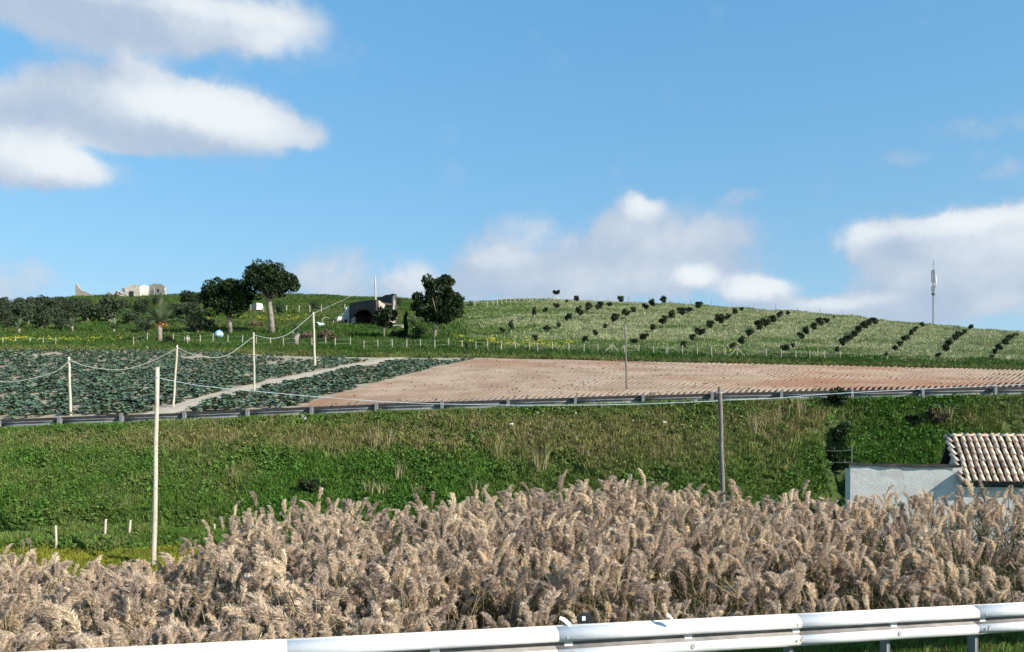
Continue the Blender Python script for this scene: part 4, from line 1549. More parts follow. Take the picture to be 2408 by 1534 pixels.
OLIVE = []
for i in range(5):
    rr_ = np.random.default_rng(40 + i)
    OLIVE.append(leaf_cloud('crown', [(a, b, c, d, e, f) for a, b, c, d, e, f in clumpset(rr_, (1.0, 1.0, 0.72), 22, 0.36, -0.7, 0.85)], 1700, 0.15, 60 + i, M['olive_leaf'], 0.4, 0.45, 0.3))
SAP = []
for i in range(6):
    rr_ = np.random.default_rng(80 + i)
    SAP.append(leaf_cloud('crown', clumpset(rr_, (0.34, 0.34, 0.42), 12, 0.16, -0.9, 1.0), 800, 0.105, 90 + i, M['sapling_leaf'], 0.5, 0.25, 0.32))
TRUNK = MB().tube([(0, 0, -0.4), (0.04, 0, 0.35), (-0.03, 0.02, 0.8), (0.02, 0, 1.2)], [0.15, 0.12, 0.10, 0.07], 7).mesh('trunk', M['bark'], True)
STEM = MB().tube([(0, 0, -0.2), (0.01, 0, 0.3), (0, 0, 0.7)], [0.032, 0.026, 0.02], 6).mesh('trunk', M['post'], True)
ORD = ['first', 'second', 'third', 'fourth', 'fifth', 'sixth', 'seventh', 'eighth', 'ninth', 'tenth', 'eleventh', 'twelfth', 'thirteenth', 'fourteenth']


def olives():
    rows = {
        'back': [(8, 730, 30), (45, 730, 32), (84, 729, 34), (112, 728, 30), (142, 722, 28), (176, 726, 24), (205, 728, 26), (252, 730, 28), (292, 730, 28), (335, 726, 28), (372, 722, 26)],
        'second': [(14, 746, 40), (58, 744, 44), (94, 742, 48), (128, 744, 48), (168, 746, 38), (205, 748, 38), (246, 748, 36), (448, 726, 46), (330, 746, 36)],
        'third': [(10, 766, 44), (66, 766, 54), (112, 766, 50), (158, 766, 34), (206, 760, 48), (258, 762, 66), (306, 764, 36), (455, 756, 48), (418, 752, 40)],
        'front': [(30, 776, 34), (98, 776, 40), (148, 778, 32), (340, 786, 36), (465, 786, 50)],
    }
    n = 0
    for row, lst in rows.items():
        lst = sorted(lst)
        for i, (px, py, w) in enumerate(lst):
            x, y, z = ground_at(px, py, 86)
            s = y / F
            sc = w * s / 2 / 0.85
            o = empty('olive_tree', (x, y, z), random.uniform(0, 6))
            o.location.z -= 0.35 * sc
            tag(o, 'rounded grey-green olive tree, %s from the left in the %s row of the left grove' % (ORD[i], row), 'tree', 'olive trees of the left grove')
            link('trunk', TRUNK, o, None, None, sc * 0.9)
            link('crown', OLIVE[n % 5], o, (0, 0, sc * 1.25), (0, 0, random.uniform(0, 6)), (sc, sc, sc * random.uniform(0.9, 1.1)))
            n += 1


olives()


def saplings():
    def r4(l):
        return [(1082.6 + x * .307, 646.9 + y * .307, h * .307) for x, y, h in l]

    def r5(l):
        return [(1782.2 + x * .2599, 594.1 + y * .2599, h * .2599) for x, y, h in l]
    rows = [
        r5([(2115, 995, 55), (2150, 950, 75), (2190, 910, 75), (2235, 870, 80), (2270, 830, 70), (2300, 800, 60), (2340, 775, 40)]),
        r5([(1638, 990, 65), (1700, 930, 85), (1735, 890, 85), (1790, 840, 80), (1825, 800, 85), (1870, 755, 55), (1930, 715, 55)]),
        r5([(1165, 965, 48), (1235, 915, 60), (1285, 880, 62), (1330, 830, 80), (1390, 780, 75), (1430, 740, 62), (1490, 690, 52)]),
        r5([(715, 925, 62), (770, 880, 92), (815, 840, 92), (875, 800, 85), (915, 760, 90), (970, 720, 85), (1010, 695, 72), (1052, 680, 78)]),
        r5([(245, 925, 95), (318, 880, 58), (382, 815, 85), (440, 775, 95), (500, 740, 85), (560, 700, 95), (625, 665, 75), (687, 605, 32)]),
        r4([(2090, 590, 65), (2155, 555, 75), (2222, 495, 70), (2288, 460, 95), (2345, 425, 95), (2395, 390, 82)]) + r5([(205, 625, 82), (270, 585, 50)]),
        r4([(1705, 585, 65), (1778, 530, 65), (1840, 490, 85), (1912, 440, 90), (1985, 410, 98), (2045, 365, 62), (2105, 330, 60), (2155, 295, 36)]),
        r4([(1328, 545, 58), (1405, 520, 75), (1475, 450, 62), (1555, 410, 82), (1620, 370, 82), (1695, 345, 75), (1748, 305, 58), (1825, 285, 78)]),
        r4([(958, 540, 62), (1035, 485, 58), (1112, 430, 48), (1185, 390, 80), (1270, 340, 76), (1325, 310, 58), (1412, 285, 58), (1472, 262, 68), (1550, 240, 68)]),
        r4([(575, 530, 58), (665, 455, 64), (755, 425, 48), (832, 375, 74), (915, 345, 90), (988, 305, 80), (1066, 295, 76), (1140, 260, 52), (1228, 232, 68)]),
        r4([(318, 470, 52), (392, 460, 92), (568, 345, 86), (652, 310, 48), (740, 275, 52), (815, 220, 32), (888, 225, 60)]),
    ]
    k = 0
    rnd = random.Random(4)
    for ri, row in enumerate(rows):
        for i, (px, py, h) in enumerate(row):
            x, y, z = ground_at(px, py, 82)
            s = y / F
            H = h * s
            o = empty('olive_sapling', (x, y, z), rnd.uniform(0, 6))
            tag(o, 'young olive tree, %s from the bottom of the %s planted row from the right' % (ORD[i], ORD[ri]), 'sapling', 'olive saplings on the hillside')
            sc = H / (0.90 if ri < 4 else 0.92)
            link('trunk', STEM, o, None, None, sc)
            wd = rnd.uniform(0.95, 1.25) * (0.6 if h > 1.4 * 60 * .307 and ri == 10 else 1.0)
            link('crown', SAP[k % 6], o, (0, 0, sc * 0.70), (0, 0, rnd.uniform(0, 6)), (sc * wd, sc * wd, sc * 1.0))
            k += 1


saplings()


def bush(px, py, w, h, label, mat='bush_leaf', n=900, y0=84, name='bush', size=0.2):
    x, y, z = ground_at(px, py, y0)
    s = y / F
    r = np.random.default_rng(int(px * 7 + py))
    cl = clumpset(r, (w * s / 2, w * s / 2, h * s * 0.55), 16, max(0.12, 0.22 * min(w, h) * s), -0.8, 0.9)
    cl = [(a, b, c + h * s * 0.5, d, e, f) for a, b, c, d, e, f in cl]
    o = empty(name, (x, y, z))
    tag(o, label, 'bush')
    link('foliage', leaf_cloud('foliage', cl, n, size, int(px), M[mat], 0.4, 0.35, 0.35), o)
    MB().tube([(0, 0, -0.2), (0.05, 0, h * s * 0.5)], [0.05, 0.03], 6).build('stem', M['bark'], o)
    return o


bush(742, 733, 26, 26, 'round dark bush by the fence left of the barn', 'dark_leaf', 700)
bush(934, 728, 34, 30, 'round dark shrub on the slope right of the barn', 'dark_leaf', 900)
bush(655, 742, 26, 34, 'dark bush right of the umbrella pine trunk', 'dark_leaf', 700)
bush(560, 740, 50, 30, 'bushy shrub under the dark pine', 'dark_leaf', 900)
bush(770, 805, 60, 26, 'brown bramble thicket behind the crop field pole', 'brown_bush', 1200, 86)
bush(725, 800, 40, 22, 'brown bramble left of the crop field pole', 'brown_bush', 800, 86)
bush(990, 800, 46, 40, 'green bush at the foot of the big pine', 'bush_leaf', 1300, 84)
bush(935, 800, 44, 26, 'dark bush between the black tree and the cypress', 'dark_leaf', 900, 84)
bush(400, 812, 34, 18, 'low dark bush at the foot of the date palm', 'dark_leaf', 700, 82)
bush(600, 772, 46, 16, 'low brown scrub between the two pines', 'brown_bush', 700, 90)
bush(490, 775, 60, 24, 'low olive shrub left of the dark pine', 'olive_leaf', 900, 90)
bush(850, 730, 40, 16, 'scrub growing behind the barn roofline', 'dark_leaf', 500, 135)
bush(735, 1168, 72, 40, 'dark twiggy bush on the lower bank', 'dark_leaf', 1300, 26, 'bush', 0.09)
bush(1972, 965, 50, 44, 'dark overhanging bush at the head of the gully', 'dark_leaf', 1500, 26, 'bush', 0.11)
bush(1960, 1125, 56, 56, 'dark bush at the foot of the gully by the shed', 'dark_leaf', 1500, 25, 'bush', 0.11)
bush(1978, 1050, 34, 50, 'dark bush halfway down the gully', 'dark_leaf', 1000, 25, 'bush', 0.10)
bush(2205, 1005, 60, 30, 'dry brown bush above the tiled roof', 'brown_bush', 1500, 26, 'bush', 0.10)
bush(2150, 1010, 46, 26, 'dark green bush above the shed', 'dark_leaf', 1300, 26, 'bush', 0.10)


def agave(px, py, size, label, y0=80):
    x, y, z = ground_at(px, py, y0)
    s = y / F
    L = size * s
    o = empty('agave', (x, y, z))
    tag(o, label, 'agave')
    v = [(0, -0.08, 0), (0, 0.08, 0), (0.5, 0.09, 0.08), (0.5, -0.09, 0.08), (1.0, 0, 0.02)]
    me = mesh_from('leaf', [(a * L, b * L * 1.6, c * L) for a, b, c in v], [(0, 1, 2, 3), (3, 2, 4)], M['palm_leaf'])
    r = random.Random(int(px))
    for i in range(14):
        link('leaf', me, o, (0, 0, 0.05), (r.uniform(-.3, .3), -r.uniform(0.25, 1.4), i * 2.4))


agave(1101, 826, 24, 'grey spiky agave behind the field fence below the hillside')
agave(999, 824, 16, 'small spiky agave by the fence below the barn')
agave(1107, 722, 16, 'pale spiky agave at the left end of the ridge fence', 120)

# lone bushy-headed tree with white stakes on the ridge
x, y, z = ground_at(1308, 706, 120)
o = empty('stake_tree', (x, y, z))
tag(o, 'lone small tree on white props standing on the ridge', 'tree')
s_ = y / F
MB().tube([(0, 0, -0.3), (0.05, 0, 12 * s_)], [0.09, 0.06], 6).build('trunk', M['post'], o)
MB().tube([(0.8, 0, -0.2), (0.15, 0, 10 * s_)], 0.06, 6).build('prop', M['whitewash'], o)
MB().tube([(-0.6, 0, -0.2), (-0.1, 0, 10 * s_)], 0.06, 6).build('prop', M['whitewash'], o)
link('crown', leaf_cloud('crown', [(0, 0, 17 * s_, 7 * s_, 6 * s_, 3.5 * s_), (-5 * s_, 0, 20 * s_, 3 * s_, 3 * s_, 3 * s_), (5 * s_, 0, 20 * s_, 3 * s_, 3 * s_, 3 * s_)], 420, 0.32, 3, M['dark_leaf'], 0.8, 0.3), o)

# ------------------------------------------------------------------ fences
POST_M = [MB().tube([(0, 0, -0.35), (0.01, 0, 0.5), (0.02 * k, 0, 1.0)], [0.045, 0.045, 0.04], 6).mesh('post', M['post']) for k in (-1, 0, 1)]


def fence(posts, label, y0, y1=235, wires=(0.45, 0.85), hpx=26, rad=1.0):
    pts = []
    for p in posts:
        px, py = p[0], p[1]
        hp = p[2] if len(p) > 2 else hpx
        x, y, z = ground_at(px, py, y0, y1)
        pts.append((x, y, z, hp * y / F))
    o = empty('fence', pts[0][:3])
    tag(o, label, 'fence')
    b = Vector(pts[0][:3])
    rr = random.Random(len(posts))
    for i, (x, y, z, h) in enumerate(pts):
        k = y / 84.0 * rad
        link('post', POST_M[i % 3], o, Vector((x, y, z)) - b, (rr.uniform(-.05, .05), rr.uniform(-.06, .06), rr.uniform(0, 6)), (k * 1.1, k * 1.1, h))
    for w in wires:
        m = MB()
        m.tube([Vector((x, y, z + h * w)) - b for x, y, z, h in pts], 0.005 * rad, 4, False)
        m.build('wire', M['wire'], o)
    return o, pts


front = [(7, 812), (37, 812), (70, 812), (101, 812), (131, 813), (314, 819), (346, 808), (408, 811), (441, 814), (471, 813), (501, 811), (536, 813), (570, 814), (602, 817), (636, 819), (667, 820), (701, 819), (734, 820),
         (767, 819), (789, 820), (823, 820), (855, 826), (888, 825), (922, 823), (956, 823), (989, 823), (1022, 825), (1054, 822), (1086, 826), (1119, 829), (1147, 828), (1178, 829), (1212, 830), (1245, 831), (1264, 831), (1299, 830),
         (1337, 832), (1373, 833), (1406, 832), (1439, 836), (1469, 838), (1503, 836), (1537, 838), (1567, 839), (1570, 839), (1605, 840), (1640, 840), (1673, 841), (1706, 842), (1733, 845), (1801, 846), (1837, 848), (1871, 850), (1905, 851), (1940, 854), (1976, 855)]
fo, fpts = fence([p for p in front if p[0] > 300], 'long fence of pale wooden posts along the foot of the orchard hill', 79.5, 100, hpx=25)
fb = Vector(fpts[0][:3])
for px_ in (1440, 1725):
    q = min(fpts, key=lambda t: abs(CX + F * t[0] / t[1] - px_))
    for sgn in (-1, 1):
        MB().tube([Vector((q[0], q[1], q[2] + q[3] * 0.9)) - fb, Vector((q[0] + sgn * 0.95, q[1], q[2] + 0.05)) - fb], 0.04, 5).build('brace', M['post'], fo)
fence([p for p in front if p[0] < 300], 'sparse fence of pale posts at the far left beyond the crops', 79.5, 100, hpx=18)
fence([(589, 737, 20), (620, 738, 18), (647, 738, 20), (674, 736, 18), (703, 736, 18), (729, 738, 20), (756, 738, 21), (811, 732, 16)], 'thin post fence across the slope behind the umbrella pines', 112, 230, rad=0.9, hpx=18)
rid = [(1082.6 + x_ * .307, 646.9 + y_ * .307, 13) for x_, y_ in ((108, 245), (205, 250), (250, 238), (283, 232), (317, 225), (350, 218), (383, 213), (417, 210), (450, 207), (485, 205), (517, 203), (550, 202), (583, 200), (615, 198), (650, 197), (680, 196), (712, 196))]
fence(rid, 'close-set pale post fence climbing to the ridge left of the lone propped tree', 120, 215, wires=(0.8,), rad=0.9)


def ridge_fence():
    xs = [1430, 1478, 1527, 1575, 1624, 1673, 1722, 1773, 1824, 1876, 1928, 1980]
    o = None
    pts = []
    for px in xs:
        l = lines(np.array([float(px)]))
        Yg = float(l[9][0][0]) + 1.0
        x = (px - CX) / F * Yg
        pts.append((x, Yg, hgt(x, Yg)))
    o = empty('fence', pts[0])
    tag(o, 'widely spaced thin stake fence along the orchard skyline', 'fence')
    b = Vector(pts[0])
    for i, p in enumerate(pts):
        MB().tube([Vector(p) - b - Vector((0, 0, 0.3)), Vector(p) - b + Vector((0, 0, 1.45 + 0.2 * (i % 3)))], 0.045, 5).build('post', M['pole_dark'], o)
    MB().tube([Vector(p) - b + Vector((0, 0, 1.2)) for p in pts], 0.008, 4, False).build('wire', M['wire'], o)


ridge_fence()
for (px, pb, ptop, dx, rad, lab) in ((131, 1320, 1236, 0, 0.055, 'upright grey stake in the meadow at the far left'), (243, 1268, 1221, 6, 0.06, 'leaning pale stake on the meadow edge, left of a similar one'),
                                     (300, 1263, 1223, 7, 0.06, 'leaning pale stake just left of the thick pole'), (504, 1256, 1232, 0, 0.05, 'short white stake on the meadow right of the thick pole')):
    x, y, z = ground_at(px, min(pb, 1300), 21, 34)
    t = P(px + dx, ptop, y)
    b = Vector((x, y, z - 0.2))
    o = MB().tube([Vector((0, 0, 0)), (t - b) * 0.5 + Vector((0.02, 0, 0)), t - b], [rad * 0.75, rad * 0.7, rad * 0.6], 7).build('stake', M['pole'], None, True, loc=b)
    tag(o, lab, 'stake', 'stakes on the meadow')

# ------------------------------------------------------------------ farmyard odds and ends


def odds():
    # blue ball-shaped tank
    x, y, z = ground_at(515, 796, 84)
    s = y / F
    R = 10 * s
    o = empty('water_tank', (x, y, z))
    tag(o, 'pale blue ball-shaped tank under the dark pine', 'tank')
    bm = bmesh.new(); bmesh.ops.create_uvsphere(bm, u_segments=20, v_segments=12, radius=R)
    for v in bm.verts:
        v.co.z *= 0.95
    me = bpy.data.meshes.new('shell'); bm.to_mesh(me); bm.free(); me.materials.append(M['blue_plastic'])
    me.polygons.foreach_set('use_smooth', [True] * len(me.polygons))
    link('shell', me, o, (0, 0, R * 0.92))
    MB().tube([(0, 0, R * 1.80), (0, 0, R * 1.93)], R * 0.3, 12).build('lid', M['blue_plastic'], o)
    MB().tube([(0, 0, R * 0.90), (0, 0, R * 0.96)], R * 1.02, 20).build('seam', M['white_plastic'], o)
    # crate on legs
    x, y, z = ground_at(440, 812, 80)
    s = y / F
    o = empty('wooden_stand', (x, y, z), 0.3)
    tag(o, 'small pale wooden stand on legs by the fence right of the palm', 'stand')
    MB().box((0, 0, 14 * s), (12 * s, 0.5, 6 * s)).build('top', M['post'], o)
    for sx in (-1, 1):
        for sy in (-1, 1):
            MB().box((sx * 4.5 * s, sy * 0.2, 5 * s), (0.08, 0.08, 13 * s)).build('leg', M['post'], o)
    # pale slab on the grass
    x, y, z = ground_at(515, 812, 80)
    v, f = prism([(-1.2, 0.0), (1.4, 0.05), (1.1, 0.35), (-1.3, 0.28)], 0.5)
    tag(MB().add(v, f).build('concrete_slab', M['whitewash'], None, loc=(x, y, z)), 'pale flat slab lying by the fence below the blue tank', 'slab')
    # arched white shelter
    x, y, z = ground_at(743, 768, 100)
    s = y / F
    o = empty('arched_shelter', (x, y, z), -0.5)
    tag(o, 'small white and mint arched plastic shelter behind the crop field pole', 'shelter')
    R = 9 * s
    pr = [(R * math.cos(math.pi * k / 10), R * 1.15 * math.sin(math.pi * k / 10)) for k in range(11)]
    pr += [(q[0] * 0.82, q[1] * 0.82) for q in pr[::-1]]
    v, f = prism(pr, 1.5)
    MB().add(v, f).build('arch', M['mint_plastic'], o)
    MB().box((0, 0.75, -0.02), (2 * R, 1.6, 0.14)).build('base', M['white_plastic'], o)
    MB().box((0, 1.45, R * 0.45), (1.55 * R, 0.06, R * 0.9)).build('back_panel', M['black'], o)
    # broken white frames in the yard
    for px, py, a, lab in ((766, 764, 0.3, 'left'), (790, 766, -0.4, 'right')):
        x, y, z = ground_at(px, py, 100)
        s = y / F
        pts = [(-0.5, 0, -0.1), (-0.5, 0, 0.7), (-0.25, 0, 1.0), (0.3, 0, 1.0), (0.55, 0.2, 0.9)]
        o = MB().tube(pts, 0.07, 6).build('bent_frame', M['old_stone'], None, loc=(x, y, z), rot=(0, 0, a))
        tag(o, 'bent white frame in the yard left of the barn, the %s one' % lab, 'frame', 'bent frames in the yard')
    # low stone wall right of the black tree, and dark yard wall left of the barn
    x, y, z = ground_at(925, 775, 95)
    s = y / F
    o = empty('stone_table', (x, y, z), -0.1)
    tag(o, 'low pale stone trough wall between the black tree and the cypress', 'wall')
    MB().box((11 * s, 0.3, 9 * s), (25 * s, 0.6, 3.0 * s)).build('coping', M['old_stone'], o)
    MB().box((20 * s, 0.3, 3.0 * s), (5 * s, 0.5, 9 * s)).build('pier', M['whitewash'], o)
    MB().box((7 * s, 0.45, 3.4 * s), (18 * s, 0.3, 8 * s)).build('infill', M['old_stone'], o)
    x, y, z = ground_at(752, 762, 100)
    s = y / F
    o = empty('yard_wall', (x, y, z), 0.05)
    tag(o, 'low broken dark stone wall left of the barn', 'wall')
    v, f = prism(jag([(-40 * s, -0.3), (48 * s, -0.3), (48 * s, 12 * s), (20 * s, 9 * s), (0, 12 * s), (-22 * s, 7 * s), (-40 * s, 3 * s)], 0.12, random.Random(3), 0.6), 0.5)
    MB().add([(a, b + 1.4, c) for a, b, c in v], f).build('masonry', M['dark_stone'], o)
    # stones: (px, py, size px, min Y, label)
    st = [(360, 818, 9, 78, 'large white boulder at the foot of the date palm'), (374, 814, 7, 79, 'grey boulder against the date palm trunk'), (348, 822, 7, 78, 'smaller white boulder left of the palm boulders'),
          (655, 818, 9, 79.5, 'white boulder in the dark scrub by the fence'), (666, 816, 6, 79.5, 'small white stone beside the fence scrub boulder'), (335, 826, 5, 77, 'pale stone at the corner of the crop field'),
          (560, 782, 9, 84, 'brown stone beside the dark pine trunk'), (548, 779, 8, 84, 'stone heaped left of the dark pine trunk'), (690, 786, 6, 84, 'pale stone right of the umbrella pine trunk'), (618, 790, 6, 84, 'pale stone left of the umbrella pine trunk'),
          (413, 690, 6, 170, 'white rock on the skyline right of the hilltop ruin'), (455, 690, 5, 170, 'small white rock on the skyline left of the dark pine'), (470, 689, 6, 170, 'white skyline rock touching the dark pine'),
          (713, 992, 9, 26, 'brown rock pair on the upper bank, upper stone'), (718, 1001, 9, 26, 'brown rock pair on the upper bank, lower stone'), (1012, 985, 4, 26, 'small white stone high on the bank left of centre'), (1053, 983, 4, 26, 'white stone just below the guardrail left of centre'),
          (1265, 982, 5, 26, 'bright white stone high on the middle of the bank'), (1326, 972, 4, 26, 'flat pale stone close below the guardrail'), (1354, 987, 5, 26, 'pale flat stone right of the bright white one'), (1381, 979, 4, 26, 'white stone left of the ploughed field pole'),
          (1203, 1008, 8, 26, 'grey rock half sunk in the middle bank'), (979, 1075, 4, 26, 'small pale stone halfway down the bank'), (1292, 1047, 4, 26, 'white stone halfway down the right bank'), (1321, 1067, 4, 26, 'pale pebble below the halfway white stone'),
          (1488, 1001, 7, 26, 'brown rock on the bank right of centre'), (1562, 1008, 7, 26, 'pale rock on the bank left of the dark pole'), (1998, 1003, 6, 26, 'yellowish stone at the gully edge, upper'), (1990, 1015, 6, 26, 'yellowish stone at the gully edge, lower')]
    rr = random.Random(8)
    for i, (px, py, sz, y0, lab) in enumerate(st):
        x, y, z = ground_at(px, py, y0)
        r = sz * y / F * 0.6
        o = link('rock', ROCKS[i % 5], None, (x, y, z + r * 0.3 + (0.13 if y < 40 else 0.0)), (rr.uniform(-.3, .3), rr.uniform(-.3, .3), rr.uniform(0, 6)), (r * 1.2, r, r))
        tag(o, lab, 'rock', 'loose rocks')
    # white kerb glimpsed behind the reeds
    p = P(1352, 1171, 24.0)
    tag(MB().box((0, 0, -0.04), (0.6, 0.12, 0.08)).build('concrete_kerb', M['whitewash'], None, loc=p), 'white concrete block end just visible above the reed plumes', 'kerb')


odds()
# ------------------------------------------------------------------ crops


def crops():
    vs = []
    for k in range(5):
        r = random.Random(k + 50)
        v, f = [], []
        for i in range(11):
            a = i * 2.399 + r.uniform(-.3, .3)
            inner = i / 11
            L = (0.46 - 0.22 * inner) * r.uniform(0.8, 1.15)
            w = L * 0.42
            el = 0.35 + 0.95 * inner + r.uniform(-.15, .25)
            ca, sa = math.cos(a), math.sin(a)
            ring = []
            for (t, ww, sag) in ((0.0, 0.15, 0.0), (0.5, 1.0, 0.02), (0.85, 0.8, -0.05), (1.05, 0.1, -0.16)):
                d = t * L * math.cos(el * (1 - 0.35 * t)); z = t * L * math.sin(el) + sag * L * 2 + 0.05
                for s in (-1, 1):
                    ring.append((ca * d - sa * s * ww * w, sa * d + ca * s * ww * w, z + 0.05 * abs(s) * ww))
            b = len(v)
            v += ring
            for q in range(3):
                f.append((b + 2 * q, b + 2 * q + 1, b + 2 * q + 3, b + 2 * q + 2))
        vs.append(mesh_from('leaves', v, f, M['cabbage'], True))
    pts = []
    ru = 0.23
    for side in (0, 1):
        for row in range(-105, 45):
            for k in range(78):
                y = 41.5 + k * 0.50
                base = t_line(y) if side == 0 else t_line(y)
                x = t_line(y) + row * 0.62
                pts.append((x, y))
    pts = np.array(pts)
    x = pts[:, 0] + RNG.normal(0, 0.10, len(pts)); y = pts[:, 1] + RNG.normal(0, 0.13, len(pts))
    pts_k = np.unique(np.round(np.stack([pts[:, 0], pts[:, 1]], -1), 3), axis=0, return_index=True)[1]
    x, y = x[pts_k], y[pts_k]
    px = CX + F * x / y
    gap = vnoise(x, y, 3.0, 31) > (0.13 + 0.24 * sstep(y, 60, 77))
    k = (y > Yf0(x) + 0.3) & (y < Yb0(x, y) - 1.2) & (x < b_line(y) - 0.5) & (np.abs(x - t_line(y)) > 1.15) & (px > -60) & gap & (RNG.uniform(0, 1, len(x)) > 0.24)
    x, y = x[k], y[k]
    z = height(x, y) + 0.05
    sc = RNG.uniform(0.55, 1.05, len(x)) * (1.1 - 0.25 * sstep(y, 50, 76))
    idx = RNG.integers(0, 5, len(x))
    rot = RNG.uniform(0, 6.28, len(x))
    px = CX + F * x / y
    order = np.argsort(-(sc / y) * (px > 0) * (px < 2408))
    # never hidden behind the guardrail: the nearest rows show largest
    single, rest = order[:300], order[300:]
    for i in single:
        o = link('brassica_plant', vs[idx[i]], None, (x[i], y[i], z[i]), (RNG.normal(0, .1), RNG.normal(0, .1), rot[i]), float(sc[i]))
        tag(o, 'blue-green leafy brassica plant in the near rows behind the far guardrail', 'crop plant', 'brassica plants in the near rows')
    p = np.stack([x, y, z], -1)[rest]
    scatter('brassica_crop', p, sc[rest], rot[rest], idx[rest], vs, 'rows of blue-green brassica plants covering the field left of the ploughed land', 'crop')


crops()

# ------------------------------------------------------------------ grass and weeds


def greens():
    # ---- grass bank below the far guardrail
    T = [blades(16, 0.20, 0.10, 0.020, 0.7, s, M['bank_blade'], 'bank_tuft') for s in range(4)]
    Wd = [leafy(24, 0.17, 0.17, 0.085, s, M['weed'], 'bank_weed') for s in range(4)]
    D = [blades(14, 0.27, 0.12, 0.014, 0.75, 20 + s, M['dry_blade'], 'dry_tuft') for s in range(3)]

    def bank(x, y):
        px = CX + F * x / y
        yr = FR_A + FR_B * x
        return (px > -80) & (px < 2500) & (y < yr - 0.25)

    def brown(x, y):
        px = CX + F * x / y
        py = CY - F * (height(x, y) - CZ) / y
        b = np.exp(-((py - 1035) / 24) ** 2) * (1 - sstep(px, 1000, 1300)) * 0.55
        b = b + np.exp(-((px - 1130) / 420) ** 2) * np.exp(-((py - 1025) / 45) ** 2) * 1.0
        b = b + np.exp(-((px - 1560) / 280) ** 2) * np.exp(-((py - 1040) / 80) ** 2) * 1.05
        b = b + np.exp(-((px - 1830) / 150) ** 2) * np.exp(-((py - 985) / 45) ** 2) * 1.1
        b = b + np.exp(-((px - 2230) / 110) ** 2) * np.exp(-((py - 990) / 26) ** 2) * 1.1
        return b * (0.35 + 1.2 * vnoise(x, y, 1.6, 41)) + 0.7 * (vnoise(x, y, 0.9, 42) - 0.45) + 1.1 * (vnoise(x, y, 4.0, 46) - 0.45)
    x, y = pts_in(46000, -27, 28, 26.5, 37, bank)
    br = np.clip(brown(x, y), 0, 1)
    dm = ditch_mask(x, y)
    clump = vnoise(x, y, 0.8, 77)
    k = RNG.uniform(0, 1, len(x)) > dm * 0.9
    sc = RNG.uniform(0.65, 1.35, len(x)) * (0.6 + 0.9 * clump)
    scatter('bank_grass', on_ground(x, y)[k], sc[k], RNG.uniform(0, 6.3, k.sum()), RNG.integers(0, 4, k.sum()), T, 'green and brown grass covering the bank below the far guardrail', 'grass', br[k] * RNG.uniform(0.5, 1.0, k.sum()))
    x, y = pts_in(60000, -27, 28, 26.5, 36.5, bank)
    br = np.clip(brown(x, y), 0, 1)
    clump = vnoise(x, y, 1.1, 78)
    k = (RNG.uniform(0, 1, len(x)) > br * 0.75) & (RNG.uniform(0, 1, len(x)) > ditch_mask(x, y) * 0.9) & (RNG.uniform(0, 1, len(x)) < 0.25 + 1.1 * clump)
    sc = RNG.uniform(0.6, 1.3, len(x)) * (0.55 + 1.0 * clump)
    SB = [leafy(70, 0.30, 0.32, 0.11, 40 + s_, M['weed'], 'bank_shrub') for s_ in range(4)]
    xs_, ys_ = pts_in(2600, -27, 28, 26.5, 36, bank)
    kk = vnoise(xs_, ys_, 2.2, 88) > 0.5
    scatter('bank_shrubs', on_ground(xs_, ys_)[kk], RNG.uniform(0.4, 1.1, kk.sum()), RNG.uniform(0, 6, kk.sum()), RNG.integers(0, 4, kk.sum()), SB, 'low leafy mounds swelling out of the grass bank', 'weeds', np.clip(vnoise(xs_, ys_, 3, 89) * 1.4 - 0.4, 0, 1)[kk])
    scatter('bank_weeds', on_ground(x, y)[k], sc[k], RNG.uniform(0, 6.3, k.sum()), RNG.integers(0, 4, k.sum()), Wd, 'leafy green weeds spread over the bank below the far guardrail', 'weeds', br[k] * 0.7)
    x, y = pts_in(26000, -27, 28, 26.5, 36.5, bank)
    br = brown(x, y)
    k = RNG.uniform(0.2, 1.5, len(x)) < br
    scatter('dry_bank_grass', on_ground(x, y)[k], RNG.uniform(0.5, 1.2, k.sum()), RNG.uniform(0, 6.3, k.sum()), RNG.integers(0, 3, k.sum()), D, 'dry straw-coloured grass in patches on the bank', 'dry grass')
    # tall pale dry stalks: countable clumps
    spots = [(882, 1052, 52, 'tall dry grass clump halfway up the bank left of centre'), (915, 1050, 40, 'dry grass clump right of the tallest one left of centre'), (938, 1125, 36, 'upright pale dry stalks on the lower bank left of centre'), (872, 1170, 38, 'pale thistle stalks low on the bank'), (900, 1168, 28, 'shorter thistle stalks beside the low pale ones'),
             (985, 1172, 30, 'thin dry stalks low on the bank near the middle'), (1166, 1080, 36, 'spindly dry plant mid bank right of centre'), (1272, 1110, 56, 'tall thin dry stalk on the bank right of centre'), (1118, 1160, 30, 'small dry stalks just above the middle reeds'), (545, 1125, 30, 'pale dry stalks on the bank right of the thick pole'), (1780, 1020, 50, 'tall dry grass tussock right of the dark pole'), (1880, 985, 46, 'dry grass tussock near the gully top'), (1840, 990, 40, 'brown dry tussock left of the gully top'), (2225, 1000, 40, 'dry tussock above the tiled roof ridge'), (1930, 935, 30, 'dry grass growing in front of the guardrail above the gully'), (1355, 955, 20, 'grass tuft against the guardrail below the field pole')]
    for i, (px, py, h, lab) in enumerate(spots):
        X, Y, Z = ground_at(px, py, 25)
        H = h * Y / F
        me = blades(34, H * 1.1, 0.14 + 0.15 * H, 0.020, 0.45, 300 + i, M['dry_blade'], 'stalks')
        o = link('dry_tussock', me, None, (X, Y, Z))
        tag(o, lab, 'dry plant', 'dry tussocks on the bank')
    # yellow flowers on the bank
    F_ = [leafy(5, 0.05, 0.07, 0.045, 500 + s, M['yellow'], 'flower', 0.2) for s in range(3)]
    x, y = pts_in(9000, -27, 28, 26.5, 36.5, bank)
